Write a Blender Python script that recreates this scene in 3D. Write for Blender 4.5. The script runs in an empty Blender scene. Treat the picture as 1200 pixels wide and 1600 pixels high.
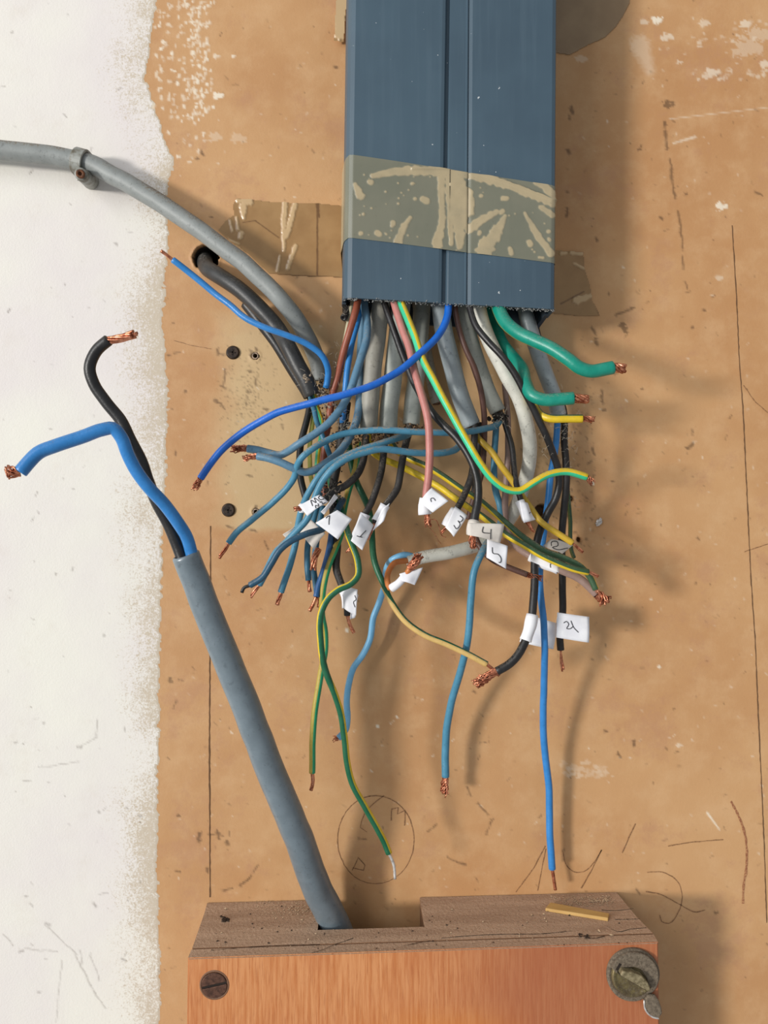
import bpy, bmesh, math, random
import numpy as np
from mathutils import Vector, Matrix, noise as mnoise

# ---------------------------------------------------------------- camera, world, sun, exposure
C = bpy.context.scene.collection
SC = bpy.context.scene
ZC = 1.2            # height of the camera above the floor, metres
D = 0.400           # distance camera - wall, metres
F = 1200.0          # focal length in pixels of the 1200 x 1600 frame

cam_d = bpy.data.cameras.new('camera')
cam = bpy.data.objects.new('camera', cam_d)
C.objects.link(cam)
cam.location = (0, -D, ZC)
cam.rotation_euler = (math.pi / 2, 0, 0)
cam_d.sensor_fit = 'VERTICAL'
cam_d.sensor_height = 24.0
cam_d.lens = 18.0
cam_d.clip_start = 0.01
cam_d.clip_end = 50
SC.camera = cam

w = bpy.data.worlds.new('world')
SC.world = w
w.use_nodes = True
bg = w.node_tree.nodes['Background']
bg.inputs['Color'].default_value = (0.94, 0.97, 1.0, 1)
bg.inputs['Strength'].default_value = 0.38

sun_d = bpy.data.lights.new('sun', 'SUN')
sun_d.energy = 2.3
sun_d.angle = math.radians(8)
sun_d.color = (1.0, 0.965, 0.91)
sun = bpy.data.objects.new('sun', sun_d)
C.objects.link(sun)
sun.rotation_euler = Vector((1.22, 1.0, 0.03)).to_track_quat('-Z', 'Y').to_euler()
sun.location = (-1.2, -1.0, ZC)

win_d = bpy.data.lights.new('window_daylight', 'AREA')      # the room's window, up to the left behind the camera
win_d.shape = 'RECTANGLE'
win_d.size = 1.1
win_d.size_y = 1.4
win_d.energy = 17
win_d.color = (0.96, 0.98, 1.0)
win = bpy.data.objects.new('window_daylight', win_d)
C.objects.link(win)
win.location = (-1.5, -1.5, ZC + .75)
win.rotation_euler = (Vector((0, 0, ZC)) - win.location).to_track_quat('-Z', 'Y').to_euler()

vs = SC.view_settings
vs.view_transform = 'Standard'
vs.look = 'None'
vs.gamma = 1.0
vs.use_curve_mapping = False
vs.exposure = 0.0

# ---------------------------------------------------------------- helpers
rnd = random.Random(7)


def P(px, py, d=0.0):
    """pixel of the photograph + distance from the wall in mm -> point in the room (m)"""
    s = (D - d / 1000.0) / F
    return Vector(((px - 600) * s, -d / 1000.0, ZC + (800 - py) * s))


def lin(c):
    out = []
    for v in c:
        v /= 255.0
        out.append(v / 12.92 if v <= 0.04045 else ((v + 0.055) / 1.055) ** 2.4)
    return (out[0], out[1], out[2], 1.0)


class G:
    """small node-graph helper"""
    def __init__(s, name):
        s.m = bpy.data.materials.new(name)
        s.m.use_nodes = True
        s.t = s.m.node_tree
        s.b = s.t.nodes['Principled BSDF']
        s.tc = s.t.nodes.new('ShaderNodeTexCoord')

    def put(s, n, k, v):
        if v is None:
            return
        if hasattr(v, 'is_output'):
            s.t.links.new(v, n.inputs[k])
        else:
            n.inputs[k].default_value = v

    def noise(s, scale, detail=4, rough=0.6, vec=None, stretch=None):
        n = s.t.nodes.new('ShaderNodeTexNoise')
        v = vec or s.tc.outputs['Object']
        if stretch:
            mp = s.t.nodes.new('ShaderNodeMapping')
            mp.inputs['Scale'].default_value = stretch
            s.t.links.new(v, mp.inputs['Vector'])
            v = mp.outputs['Vector']
        s.t.links.new(v, n.inputs['Vector'])
        n.inputs['Scale'].default_value = scale
        n.inputs['Detail'].default_value = detail
        n.inputs['Roughness'].default_value = rough
        return n.outputs['Fac']

    def ramp(s, f, a, b, lo=0.0, hi=1.0):
        n = s.t.nodes.new('ShaderNodeMapRange')
        n.interpolation_type = 'SMOOTHSTEP'
        s.put(n, 'Value', f)
        s.put(n, 'From Min', a)
        s.put(n, 'From Max', b)
        s.put(n, 'To Min', lo)
        s.put(n, 'To Max', hi)
        return n.outputs['Result']

    def math(s, op, a, b=None):
        n = s.t.nodes.new('ShaderNodeMath')
        n.operation = op
        s.put(n, 0, a)
        if b is not None:
            s.put(n, 1, b)
        return n.outputs[0]

    def mix(s, f, a, b):
        n = s.t.nodes.new('ShaderNodeMix')
        n.data_type = 'RGBA'
        s.put(n, 'Factor', f)
        s.put(n, 6, a)
        s.put(n, 7, b)
        return n.outputs[2]

    def attr(s, name):
        n = s.t.nodes.new('ShaderNodeAttribute')
        n.attribute_name = name
        return n

    def bump(s, h, dist, strength=1.0):
        n = s.t.nodes.new('ShaderNodeBump')
        s.put(n, 'Height', h)
        n.inputs['Distance'].default_value = dist
        n.inputs['Strength'].default_value = strength
        s.t.links.new(n.outputs['Normal'], s.b.inputs['Normal'])

    def out(s, color, rough=0.5, metal=0.0, spec=0.5):
        s.put(s.b, 'Base Color', color)
        s.put(s.b, 'Roughness', rough)
        s.put(s.b, 'Metallic', metal)
        s.put(s.b, 'Specular IOR Level', spec)
        return s.m

    def upness(s):
        g = s.t.nodes.new('ShaderNodeNewGeometry')
        sp = s.t.nodes.new('ShaderNodeSeparateXYZ')
        s.t.links.new(g.outputs['Normal'], sp.inputs[0])
        return sp.outputs['Z']


_mats = {}


def plastic(name, rgb, rough=0.42, dust=0.35, grime=0.25, dust_rgb=(150, 142, 128), bump=.4, spec=.5):
    """cable insulation: plain colour, mottled grime, dust settled on upward sides"""
    if name in _mats:
        return _mats[name]
    g = G(name)
    base = lin(rgb)
    dark = tuple(v * 0.5 for v in base[:3]) + (1,)
    lite = tuple(min(1, v * 1.12 + 0.01) for v in base[:3]) + (1,)
    n1 = g.noise(160, 5)
    c = g.mix(g.ramp(n1, 0.35, 0.7), base, lite)
    c = g.mix(g.math('MULTIPLY', g.ramp(g.noise(420, 6, 0.7), 0.55, 0.68), grime), c, dark)
    up = g.ramp(g.upness(), 0.1, 0.85)
    sp = g.ramp(g.noise(1300, 3, 0.7), 0.42, 0.62)
    pat = g.ramp(g.noise(60, 3), 0.35, 0.6)
    f = g.math('MULTIPLY', g.math('MULTIPLY', up, g.math('MULTIPLY', sp, pat)), dust * 2)
    f = g.math('MINIMUM', f, 0.9)
    c = g.mix(f, c, lin(dust_rgb))
    g.bump(g.noise(900, 4), 0.0002, bump)
    r = g.ramp(f, 0.0, 0.6, rough, 0.9)
    _mats[name] = g.out(c, r, spec=spec)
    return _mats[name]


def link(name, me, mats=(), parent=None, smooth=True):
    o = bpy.data.objects.new(name, me)
    C.objects.link(o)
    for m in (mats if isinstance(mats, (list, tuple)) else [mats]):
        me.materials.append(m)
    if smooth:
        me.polygons.foreach_set('use_smooth', [True] * len(me.polygons))
    if parent:
        o.parent = parent
        o.matrix_parent_inverse = Matrix.Identity(4)
        o.location = -parent.location
    return o


def thing(name, label, cat, loc, group=None):
    o = bpy.data.objects.new(name, None)
    C.objects.link(o)
    o.empty_display_size = 0.01
    o.location = loc
    o['label'] = label
    o['category'] = cat
    if group:
        o['group'] = group
    return o


def tag(o, label, cat, group=None):
    o['label'] = label
    o['category'] = cat
    if group:
        o['group'] = group
    return o


def mesh(name, v, f, mi=None):
    me = bpy.data.meshes.new(name)
    me.from_pydata([tuple(p) for p in v], [], f)
    if mi is not None:
        me.polygons.foreach_set('material_index', mi)
    me.update()
    return me


def spline(pts, rad, step=0.0014):
    """Catmull-Rom through 3D points, returns sampled points and radii"""
    pts = [Vector(p) for p in pts]
    n = len(pts)
    P_ = [pts[0] * 2 - pts[1]] + pts + [pts[-1] * 2 - pts[-2]]
    R_ = [rad[0]] + list(rad) + [rad[-1]]
    op, orr = [], []
    for i in range(1, n):
        a, b, c, d = P_[i - 1], P_[i], P_[i + 1], P_[i + 2]
        k = max(2, int((c - b).length / step))
        # chord-length tangents keep unevenly spaced points from overshooting
        lab, lbc, lcd = (b - a).length + 1e-9, (c - b).length + 1e-9, (d - c).length + 1e-9
        m1 = ((b - a) / lab * lbc + (c - b) / lbc * lab) / (lab + lbc) * lbc
        m2 = ((c - b) / lbc * lcd + (d - c) / lcd * lbc) / (lbc + lcd) * lbc
        for j in range(k):
            t = j / k
            t2, t3 = t * t, t * t * t
            q = b * (2 * t3 - 3 * t2 + 1) + m1 * (t3 - 2 * t2 + t) + c * (-2 * t3 + 3 * t2) + m2 * (t3 - t2)
            op.append(q)
            orr.append(R_[i] + (R_[i + 1] - R_[i]) * t)
    op.append(pts[-1].copy())
    orr.append(rad[-1])
    return op, orr


def tube_data(pts, rad, sides=16, cap=True, phase=0.0, twist=0.0, stripe=None, bevel=0.12, inner=None, phs=None):
    """tube with rings framed on the camera-facing side; stripe = number of sides of material 1"""
    v, f, mi = [], [], []
    N = len(pts)
    ref = Vector((0, -1, 0))
    prev = None
    L = 0.0
    rings = []
    for i in range(N):
        t = (pts[min(i + 1, N - 1)] - pts[max(i - 1, 0)]).normalized()
        n = ref - t * ref.dot(t)
        if n.length < 0.25 and prev is not None:
            n = prev - t * prev.dot(t)
        n.normalize()
        if prev is not None and n.dot(prev) < 0.3:
            n = (prev - t * prev.dot(t)).normalized()
        prev = n
        b = t.cross(n)
        if i:
            L += (pts[i] - pts[i - 1]).length
        rings.append((pts[i], n, b, rad[i], (phs[i] if phs else phase) + twist * L, t))
    seq = []
    if cap:
        p, n, b, r, ph, t = rings[0]
        seq.append((p, n, b, r * 0.86, ph))
        seq.append((p + t * r * bevel, n, b, r, ph))
        seq += [x[:5] for x in rings[1:-1]]
        p, n, b, r, ph, t = rings[-1]
        seq.append((p - t * r * bevel, n, b, r, ph))
        seq.append((p, n, b, r * 0.9, ph))
    else:
        seq = [x[:5] for x in rings]
    for p, n, b, r, ph in seq:
        for k in range(sides):
            a = ph + 2 * math.pi * k / sides
            v.append(p + (n * math.cos(a) + b * math.sin(a)) * r)
    M = len(seq)
    for i in range(M - 1):
        for k in range(sides):
            k2 = (k + 1) % sides
            f.append((i * sides + k, i * sides + k2, (i + 1) * sides + k2, (i + 1) * sides + k))
            mi.append(1 if (stripe and (k < (stripe + 1) // 2 or k >= sides - stripe // 2)) else 0)
    if cap:
        # ends: a shallow recess, so that the cut shows the wall of the sheath
        for end, base in ((0, 0), (1, (M - 1) * sides)):
            p, n, b, r, ph, t = rings[0] if end == 0 else rings[-1]
            kk = inner if inner else 0.45
            dirn = t if end == 0 else -t
            s0 = len(v)
            for k in range(sides):
                a = ph + 2 * math.pi * k / sides
                v.append(p + (n * math.cos(a) + b * math.sin(a)) * r * kk)
            s1 = len(v)
            for k in range(sides):
                a = ph + 2 * math.pi * k / sides
                v.append(p + dirn * r * (1.6 if inner else 0.5) + (n * math.cos(a) + b * math.sin(a)) * r * kk)
            for k in range(sides):
                k2 = (k + 1) % sides
                q = [(base + k, base + k2, s0 + k2, s0 + k), (s0 + k, s0 + k2, s1 + k2, s1 + k)]
                for fa in q:
                    f.append(fa if end else fa[::-1])
                    mi.append(0)
            f.append(tuple(range(s1, s1 + sides)) if end else tuple(range(s1 + sides - 1, s1 - 1, -1)))
            mi.append(0)
    return v, f, mi


def rpx(r, d):
    return r * (D - d / 1000.0) / F


def px_path(pts, r):
    p3 = [P(*p) for p in pts]
    if isinstance(r, (int, float)):
        rr = [rpx(r, p[2]) for p in pts]
    else:
        rr = [rpx(r[0] + (r[1] - r[0]) * i / (len(pts) - 1), p[2]) for i, p in enumerate(pts)]
    return p3, rr


def jitter_path(sp, amp, sd):
    off = Vector((sd * 3.1, sd * 1.7, sd * 5.3))
    return [p + Vector((mnoise.noise((p + off) * 90), mnoise.noise((p - off) * 90) * .5, mnoise.noise((p + off * 2) * 90))) * amp for p in sp]


def copper_mesh(pts3, r, strands, sd, splay=0.35, sr=None):
    """bundle of twisted copper strands along a short path"""
    rr = random.Random(sd)
    sp, _ = spline(pts3, [r] * len(pts3), 0.0008)
    V, Fc = [], []
    if strands == 1:
        layout = [(0, 0)]
        s_r = r
    elif strands <= 3:
        s_r = sr or r * 0.52
        layout = [(r * 0.5, 2 * math.pi * k / strands) for k in range(strands)]
    else:
        s_r = sr or r * 0.36
        layout = [(0, 0)] + [(r * 0.68, 2 * math.pi * k / (strands - 1)) for k in range(strands - 1)]
        if strands > 7:
            strands = int(strands * 1.7)
            s_r = sr or r * 0.17
            inner = strands // 3
            layout = [(r * .33, 2 * math.pi * k / inner) for k in range(inner)] + \
                     [(r * .8, 2 * math.pi * k / (strands - inner)) for k in range(strands - inner)]
    N = len(sp)
    for (rad, a0) in layout:
        cut = N - rr.randint(0, max(1, N // 8))
        sa, sb = rr.uniform(-1, 1) * splay, rr.uniform(-1, 1) * splay
        out = []
        for i in range(cut):
            t = (sp[min(i + 1, N - 1)] - sp[max(i - 1, 0)]).normalized()
            n = Vector((0, -1, 0)) - t * Vector((0, -1, 0)).dot(t)
            n = n.normalized() if n.length > 1e-3 else Vector((1, 0, 0))
            b = t.cross(n)
            u = i / max(1, N - 1)
            a = a0 + u * 2.2
            e = u * u
            wob = Vector((mnoise.noise(sp[i] * 700 + Vector((a0 * 9, rad * 9e4, 0))), 0, mnoise.noise(sp[i] * 700 + Vector((0, a0 * 9, 7 + rad * 9e4))))) * (r * .9 * min(1, u * 1.5) if strands > 7 else 0)
            out.append(sp[i] + wob + n * (math.cos(a) * rad + sa * e * r) + b * (math.sin(a) * rad + sb * e * r))
        if len(out) < 2:
            continue
        v, f, _ = tube_data(out, [s_r] * len(out), 7 if strands > 3 else 10, cap=False)
        s = 7 if strands > 3 else 10
        o = len(V)
        V += v
        Fc += [tuple(o + k for k in q) for q in f]
        Fc.append(tuple(range(o + len(v) - s, o + len(v))))
    return mesh('copper', V, Fc)


g = G('bare copper')
cn = g.noise(500, 4)
COPPER = g.out(g.mix(g.ramp(cn, .35, .65), lin((228, 156, 122)), lin((146, 80, 56))), g.ramp(cn, .3, .7, .25, .45), 0.85)
g = G('tinned wire end')
TIN = g.out(g.mix(g.ramp(g.noise(500), .4, .7), lin((225, 220, 215)), lin((170, 160, 150))), .4, .6)

YEL = plastic('yellow stripe', (218, 186, 34), .4, .3, .3)
YEL_OLD = plastic('aged yellow stripe', (172, 152, 62), .5, .4, .5)
YEL_TAN = plastic('faded yellow stripe', (206, 172, 104), .5, .3, .3)
GRN = plastic('bright green', (24, 150, 104), .4, .3, .2)
GRN_D = plastic('dark green', (14, 92, 60), .42, .3, .3)
GRN_OLD = plastic('aged green', (52, 84, 54), .5, .4, .5)
TEAL = plastic('thick teal green', (6, 136, 116), .36, .25, .25)
BLU = plastic('bright blue', (10, 98, 196), .36, .2, .1)
BLU_N = plastic('navy blue', (34, 84, 136), .38, .2, .1)
BLU_M = plastic('mid blue', (44, 124, 192), .36, .25, .25)
BLU_S = plastic('steel blue', (68, 130, 158), .44, 1.1, .5)
BLU_G = plastic('grey blue', (84, 124, 150), .46, .9, .6)
BLU_T = plastic('petrol blue', (46, 106, 134), .44, .4, .35)
BLU_D = plastic('dark petrol blue', (28, 74, 100), .44, .4, .3)
BLU_L = plastic('light blue', (116, 180, 220), .38, .2, .15)
BLK = plastic('black', (26, 25, 26), .4, .4, .2, (110, 102, 92))
BLK_D = plastic('dusty black', (34, 31, 30), .6, .9, .2, (120, 110, 98))
BRN = plastic('chestnut brown', (142, 74, 52), .42, .35, .3)
BRN_D = plastic('dark brown', (82, 52, 42), .5, .4, .3)
BRN_G = plastic('grey brown', (148, 122, 112), .4, .3, .3)
BRN_O = plastic('orange brown', (190, 112, 54), .4, .2, .2)
PNK = plastic('dusty pink brown', (184, 118, 110), .45, .3, .3)
SH_G = plastic('warm grey sheath', (150, 147, 136), .5, .5, .7)
SH_P = plastic('pale green grey sheath', (168, 172, 164), .5, .45, .6)
SH_C = plastic('cool grey sheath', (150, 160, 164), .36, .4, .6)
SH_W = plastic('off white sheath', (204, 203, 192), .5, .45, .9)
SH_B = plastic('slate grey sheath', (104, 117, 125), .34, .5, .5, (110, 104, 96), .12, 1.0)
SH_R = plastic('grey riser sheath', (136, 140, 138), .5, .8, .6, (124, 112, 96))
SH_K = plastic('black rubber sheath', (44, 44, 44), .42, .5, .3, (104, 98, 90))

_sd = [0]


def insul(parent, name, mats, r, pts, sides=16, phase=0, twist=0, stripe=None, jit=0.0002, inner=None):
    p3, rr = px_path(pts, r)
    sp, sr = spline(p3, rr)
    _sd[0] += 1
    sp = jitter_path(sp, jit, _sd[0])
    phs = None
    if isinstance(phase, list):          # colour stripe turned by hand: [(fraction of length, degrees)]
        fr = [i / (len(sp) - 1) for i in range(len(sp))]
        phs = [math.radians(float(a_)) for a_ in np.interp(fr, [q_[0] for q_ in phase], [q_[1] for q_ in phase])]
        phase = 0
    v, f, mi = tube_data(sp, sr, sides, True, math.radians(phase), twist, stripe, inner=inner, phs=phs)
    return link(name, mesh(name, v, f, mi), mats, parent)


def copper(parent, pts, r, strands=1, splay=.35, mat=None, name='copper'):
    _sd[0] += 1
    p3 = [P(*p) for p in pts]
    return link(name, copper_mesh(p3, rpx(r, pts[0][2]), strands, _sd[0], splay), mat or COPPER, parent)


def wire(name, label, mats, r, pts, cu=None, cat='wire', group=None, **kw):
    mats = mats if isinstance(mats, list) else [mats]
    root = thing(name, label, cat, P(*pts[0]), group)
    insul(root, 'insulation', mats, r, pts, **kw)
    if cu:
        cpts, cr, n = cu[:3]
        kk = cu[3] if len(cu) > 3 else {}
        copper(root, [pts[-1]] + list(cpts), cr, n, **kk)
    return root


# ---------------------------------------------------------------- the wall
def vnoise(x, y, sc, sd):
    r = np.random.RandomState(sd)
    n = 256
    g_ = r.rand(n, n)
    xs, ys = x / sc + 500, y / sc + 500
    xi, yi = np.floor(xs).astype(int), np.floor(ys).astype(int)
    fx, fy = xs - xi, ys - yi
    fx, fy = fx * fx * (3 - 2 * fx), fy * fy * (3 - 2 * fy)
    a = g_[yi % n, xi % n]; b = g_[yi % n, (xi + 1) % n]
    c = g_[(yi + 1) % n, xi % n]; d = g_[(yi + 1) % n, (xi + 1) % n]
    return (a * (1 - fx) + b * fx) * (1 - fy) + (c * (1 - fx) + d * fx) * fy


def fbm(x, y, sc, sd):
    return (vnoise(x, y, sc, sd) * .5 + vnoise(x, y, sc / 2, sd + 1) * .27 + vnoise(x, y, sc / 4, sd + 2) * .15 + vnoise(x, y, sc / 8, sd + 3) * .08)


def capsule(PX, PY, arr, x0, y0, r0, x1, y1, r1, val=1.0, soft=1.5, rag=0.0):
    m = max(r0, r1) + soft + 3
    xs, ys = PX[0], PY[:, 0]
    i0, i1 = np.searchsorted(xs, min(x0, x1) - m), np.searchsorted(xs, max(x0, x1) + m)
    j0, j1 = np.searchsorted(ys, min(y0, y1) - m), np.searchsorted(ys, max(y0, y1) + m)
    if i1 <= i0 or j1 <= j0:
        return
    X, Y = PX[j0:j1, i0:i1], PY[j0:j1, i0:i1]
    dx, dy = x1 - x0, y1 - y0
    L2 = dx * dx + dy * dy + 1e-9
    t = np.clip(((X - x0) * dx + (Y - y0) * dy) / L2, 0, 1)
    dist = np.hypot(X - x0 - t * dx, Y - y0 - t * dy)
    rad = r0 + (r1 - r0) * t
    if rag:
        rad = rad * (1 - rag + 2 * rag * vnoise(X, Y, 3.0, 91))
    a = np.clip((rad - dist) / soft + .5, 0, 1) * val
    arr[j0:j1, i0:i1] = np.maximum(arr[j0:j1, i0:i1], a)


def grid_obj(name, PXs, PYs, H, mats, parent=None, attrs=None, depth=0.0):
    """height-field sheet given in wall pixels (3 px = 1 mm on the wall); H = height over the wall, mm"""
    ny, nx = PXs.shape
    co = np.empty((ny, nx, 3), np.float32)
    s = (D * 1000) / F / 1000
    co[..., 0] = (PXs - 600) * s
    co[..., 2] = ZC + (800 - PYs) * s
    co[..., 1] = -(H + depth) / 1000
    idx = np.arange(ny * nx).reshape(ny, nx)
    q = np.stack([idx[:-1, :-1], idx[1:, :-1], idx[1:, 1:], idx[:-1, 1:]], -1).reshape(-1, 4)
    me = bpy.data.meshes.new(name)
    me.vertices.add(ny * nx)
    me.vertices.foreach_set('co', co.ravel())
    me.loops.add(q.size)
    me.loops.foreach_set('vertex_index', q.ravel().astype(np.int32))
    me.polygons.add(len(q))
    me.polygons.foreach_set('loop_start', np.arange(0, q.size, 4, dtype=np.int32))
    me.update(calc_edges=True)
    if attrs is not None:
        a = me.color_attributes.new('wear', 'FLOAT_COLOR', 'POINT')
        a.data.foreach_set('color', attrs.reshape(-1).astype(np.float32))
    return link(name, me, mats, parent)


xs = np.concatenate([[-2400, -1200, -500, -200], np.arange(-40, 1241, 2.4), [1400, 1700, 2400, 3600]])
ys = np.concatenate([[-2600, -1300, -500, -200], np.arange(-40, 1641, 2.4), [1800, 2100, 2800, 4000]])
PX, PY = np.meshgrid(xs, ys)
EDGE_PTS = [(-3000, 240), (0, 246), (8, 243), (40, 236), (95, 230), (120, 226), (150, 234), (190, 248), (215, 255), (235, 262),
            (247, 270), (255, 274), (268, 266), (285, 261), (400, 260), (470, 253), (540, 255), (620, 262), (700, 257), (742, 260),
            (748, 257), (860, 252), (1000, 249), (1100, 247), (1250, 245), (1400, 246), (1600, 249), (4000, 249)]
edge = np.interp(PY, [p[0] for p in EDGE_PTS], [p[1] for p in EDGE_PTS])
edge = edge + (vnoise(PX, PY, 7, 3) - .5) * 7 + (vnoise(PX, PY, 3, 4) - .5) * 3
dist = edge - PX
paint = np.clip(dist / 2.0 + .5, 0, 1)
thin = np.clip(1 - (dist - 10) / 190, 0, 1) * (0.8 + .3 * np.clip(fbm(PX, PY, 90, 11) * 2.2 - .6, 0, 1))
thin = np.maximum(thin, np.clip(1 - dist / 12, 0, 1) * .95)
paint_attr = paint * (1 - .55 * thin)
cream = np.clip((PX - 326 - (vnoise(PX, PY, 30, 5) - .5) * 30) / 46, 0, 1) * np.clip((508 - PX) / 60 + .6, 0, 1) * \
    np.clip((PY - 478 - (vnoise(PX, PY, 26, 6) - .5) * 50) / 40, 0, 1) * np.clip((832 - PY + (vnoise(PX, PY, 20, 8) - .5) * 10) / 9, 0, 1)
cream = np.maximum(cream, .55 * np.clip((PX - 500) / 30, 0, 1) * np.clip((905 - PX) / 40, 0, 1) * np.clip((PY - 480) / 30, 0, 1) * np.clip((835 - PY) / 60, 0, 1))
dark = np.zeros_like(PX)
white = np.zeros_like(PX)
H = (fbm(PX, PY, 60, 21) - .5) * .25
H += paint * 0.10


def dk(*a, **k):
    capsule(PX, PY, dark, *a, **k)


def wt(*a, **k):
    capsule(PX, PY, white, *a, **k)


R = random.Random(5)
# scattered little specks
for _ in range(900):
    x, y = R.uniform(0, 1200), R.uniform(0, 1600)
    if x < 255 and R.random() < .55:
        continue
    a = R.uniform(0, 6.28)
    l = R.choice([0, 0, 1, 2, 4, 7])
    dk(x, y, R.uniform(.5, 1.5), x + math.cos(a) * l, y + math.sin(a) * l, R.uniform(.4, 1.1), R.uniform(.25, .75))
for _ in range(420):                       # spots in the cream patch
    x, y = R.gauss(385, 22), R.gauss(630, 38)
    dk(x, y, R.uniform(.3, 1.2), x, y, .4, R.uniform(.4, .8))
for _ in range(260):
    x, y = R.uniform(840, 930), R.gauss(740, 80)
    dk(x, y, R.uniform(.5, 1.5), x + R.uniform(-3, 3), y + R.uniform(-3, 3), .6, R.uniform(.3, .8))
for x, y, l, a, r_ in [(392, 548, 12, 80, 4), (401, 545, 10, 95, 3.5), (340, 546, 8, 80, 4), (344, 553, 8, 10, 2.5), (389, 580, 3, 0, 4),
                       (399, 592, 12, 90, 2.5), (352, 577, 26, 95, 2), (345, 603, 10, 25, 2.5), (336, 625, 10, 30, 4), (345, 630, 12, 60, 2),
                       (386, 612, 5, 0, 4), (386, 620, 14, 95, 2), (415, 640, 4, 0, 3), (441, 664, 6, 80, 2), (400, 790, 8, 90, 3.5),
                       (386, 742, 8, 15, 2.5), (355, 822, 10, 20, 2.5), (414, 846, 14, 70, 2), (392, 828, 8, 10, 3), (163, 993, 1, 0, 3),
                       (262, 555, 4, 0, 3), (272, 552, 10, -10, 1.5), (289, 611, 2, 0, 4.5), (275, 706, 6, 95, 3.2), (180, 380, 4, 40, 3),
                       (315, 238, 4, 50, 4), (308, 248, 2, 0, 3.5), (525, 105, 1, 0, 4.5), (330, 340, 2, 0, 3), (893, 168, 8, 80, 4.5),
                       (889, 180, 6, 80, 3), (887, 235, 6, 60, 4.5), (885, 300, 2, 0, 3), (886, 325, 14, 92, 3), (932, 372, 5, 80, 2.8),
                       (951, 458, 4, 80, 2), (1042, 163, 8, 5, 8), (1038, 194, 4, 80, 6), (1040, 205, 30, 78, 3.5), (1047, 250, 60, 80, 3),
                       (1060, 330, 60, 82, 2.5), (1066, 400, 20, 85, 2.5), (1070, 440, 12, 80, 2), (999, 233, 6, -60, 4), (1180, 300, 12, 20, 3),
                       (1032, 340, 4, 40, 3), (1071, 303, 2, 0, 4), (1100, 485, 1, 0, 3.5), (1082, 512, 1, 0, 3.2), (972, 508, 10, 60, 8),
                       (962, 492, 30, -20, 3), (1003, 608, 1, 0, 3), (1075, 700, 10, -40, 4.5), (1082, 672, 8, 90, 2), (925, 512, 12, 60, 3),
                       (930, 530, 8, 70, 5), (941, 610, 18, 85, 3), (960, 585, 10, -30, 2), (942, 640, 4, 0, 3), (955, 752, 3, 0, 3),
                       (926, 700, 12, 80, 3), (918, 725, 8, -40, 2), (1090, 840, 5, 50, 3), (990, 1165, 8, -75, 5), (966, 1177, 6, 60, 4),
                       (945, 1143, 3, 0, 3.5), (1061, 1197, 1, 0, 2.5), (340, 1300, 9, 80, 5), (312, 1303, 10, 95, 5), (325, 1303, 24, 5, 1.5),
                       (354, 1316, 5, 45, 4.5), (376, 1384, 22, -45, 3.2), (396, 1362, 14, -50, 2), (348, 1392, 16, -15, 2.5), (277, 1362, 4, 0, 4),
                       (266, 1060, 6, 80, 5), (280, 1062, 6, 20, 2), (276, 1095, 12, 120, 2.5), (278, 1275, 2, 0, 4), (324, 1358, 5, 70, 3.5),
                       (32, 1486, 3, 0, 5), (40, 1482, 50, 5, 1.2), (72, 1442, 8, 30, 3), (190, 1498, 8, 20, 2.5), (196, 1492, 6, -70, 2),
                       (147, 1412, 5, 60, 3.5), (155, 1398, 14, -10, 1.2), (122, 1167, 6, 0, 3), (126, 1166, 28, -30, 1.2), (152, 1125, 30, 92, 1.4),
                       (60, 1198, 66, -6, 1), (125, 1485, 22, 75, 1.6), (142, 1495, 40, 72, 1.2), (154, 1268, 3, 60, 2.5), (36, 1220, 12, 5, 1.4),
                       (70, 1445, 70, 45, 1.3), (118, 1492, 70, 63, 1.8), (150, 1555, 24, 55, 1.6), (97, 1500, 100, 95, 1), (5, 1460, 26, 50, 1.5),
                       (24, 1160, 2, 0, 3), (68, 1130, 2, 0, 3), (60, 1550, 4, 0, 2), (40, 1400, 3, 0, 2.5), (216, 1275, 6, 0, 3),
                       (570, 952, 4, 30, 3), (658, 985, 3, 30, 3), (740, 1080, 4, 40, 3), (1118, 1426, 3, 0, 4), (995, 1390, 7, 55, 3),
                       (880, 1330, 3, -60, 3), (746, 1255, 26, 50, 2), (730, 1230, 14, 60, 2), (770, 1280, 24, 110, 2), (668, 1300, 16, -40, 2),
                       (700, 1340, 30, 20, 2.4), (560, 1310, 12, 10, 2), (885, 805, 4, 0, 4), (896, 832, 3, 0, 3.5), (905, 846, 2, 0, 3)]:
    a_ = math.radians(a)
    X0, Y0 = x, y
    seg = max(1, int(l / 6))
    for k in range(seg):
        X1 = X0 + math.cos(a_) * l / seg + (R.uniform(-1.2, 1.2) if seg > 1 else 0)
        Y1 = Y0 + math.sin(a_) * l / seg + (R.uniform(-1.2, 1.2) if seg > 1 else 0)
        dk(X0, Y0, r_ * .62, X1, Y1, r_ * .5, .8 if X0 > 255 else .5, soft=2.2, rag=.75)
        X0, Y0 = X1, Y1
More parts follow.
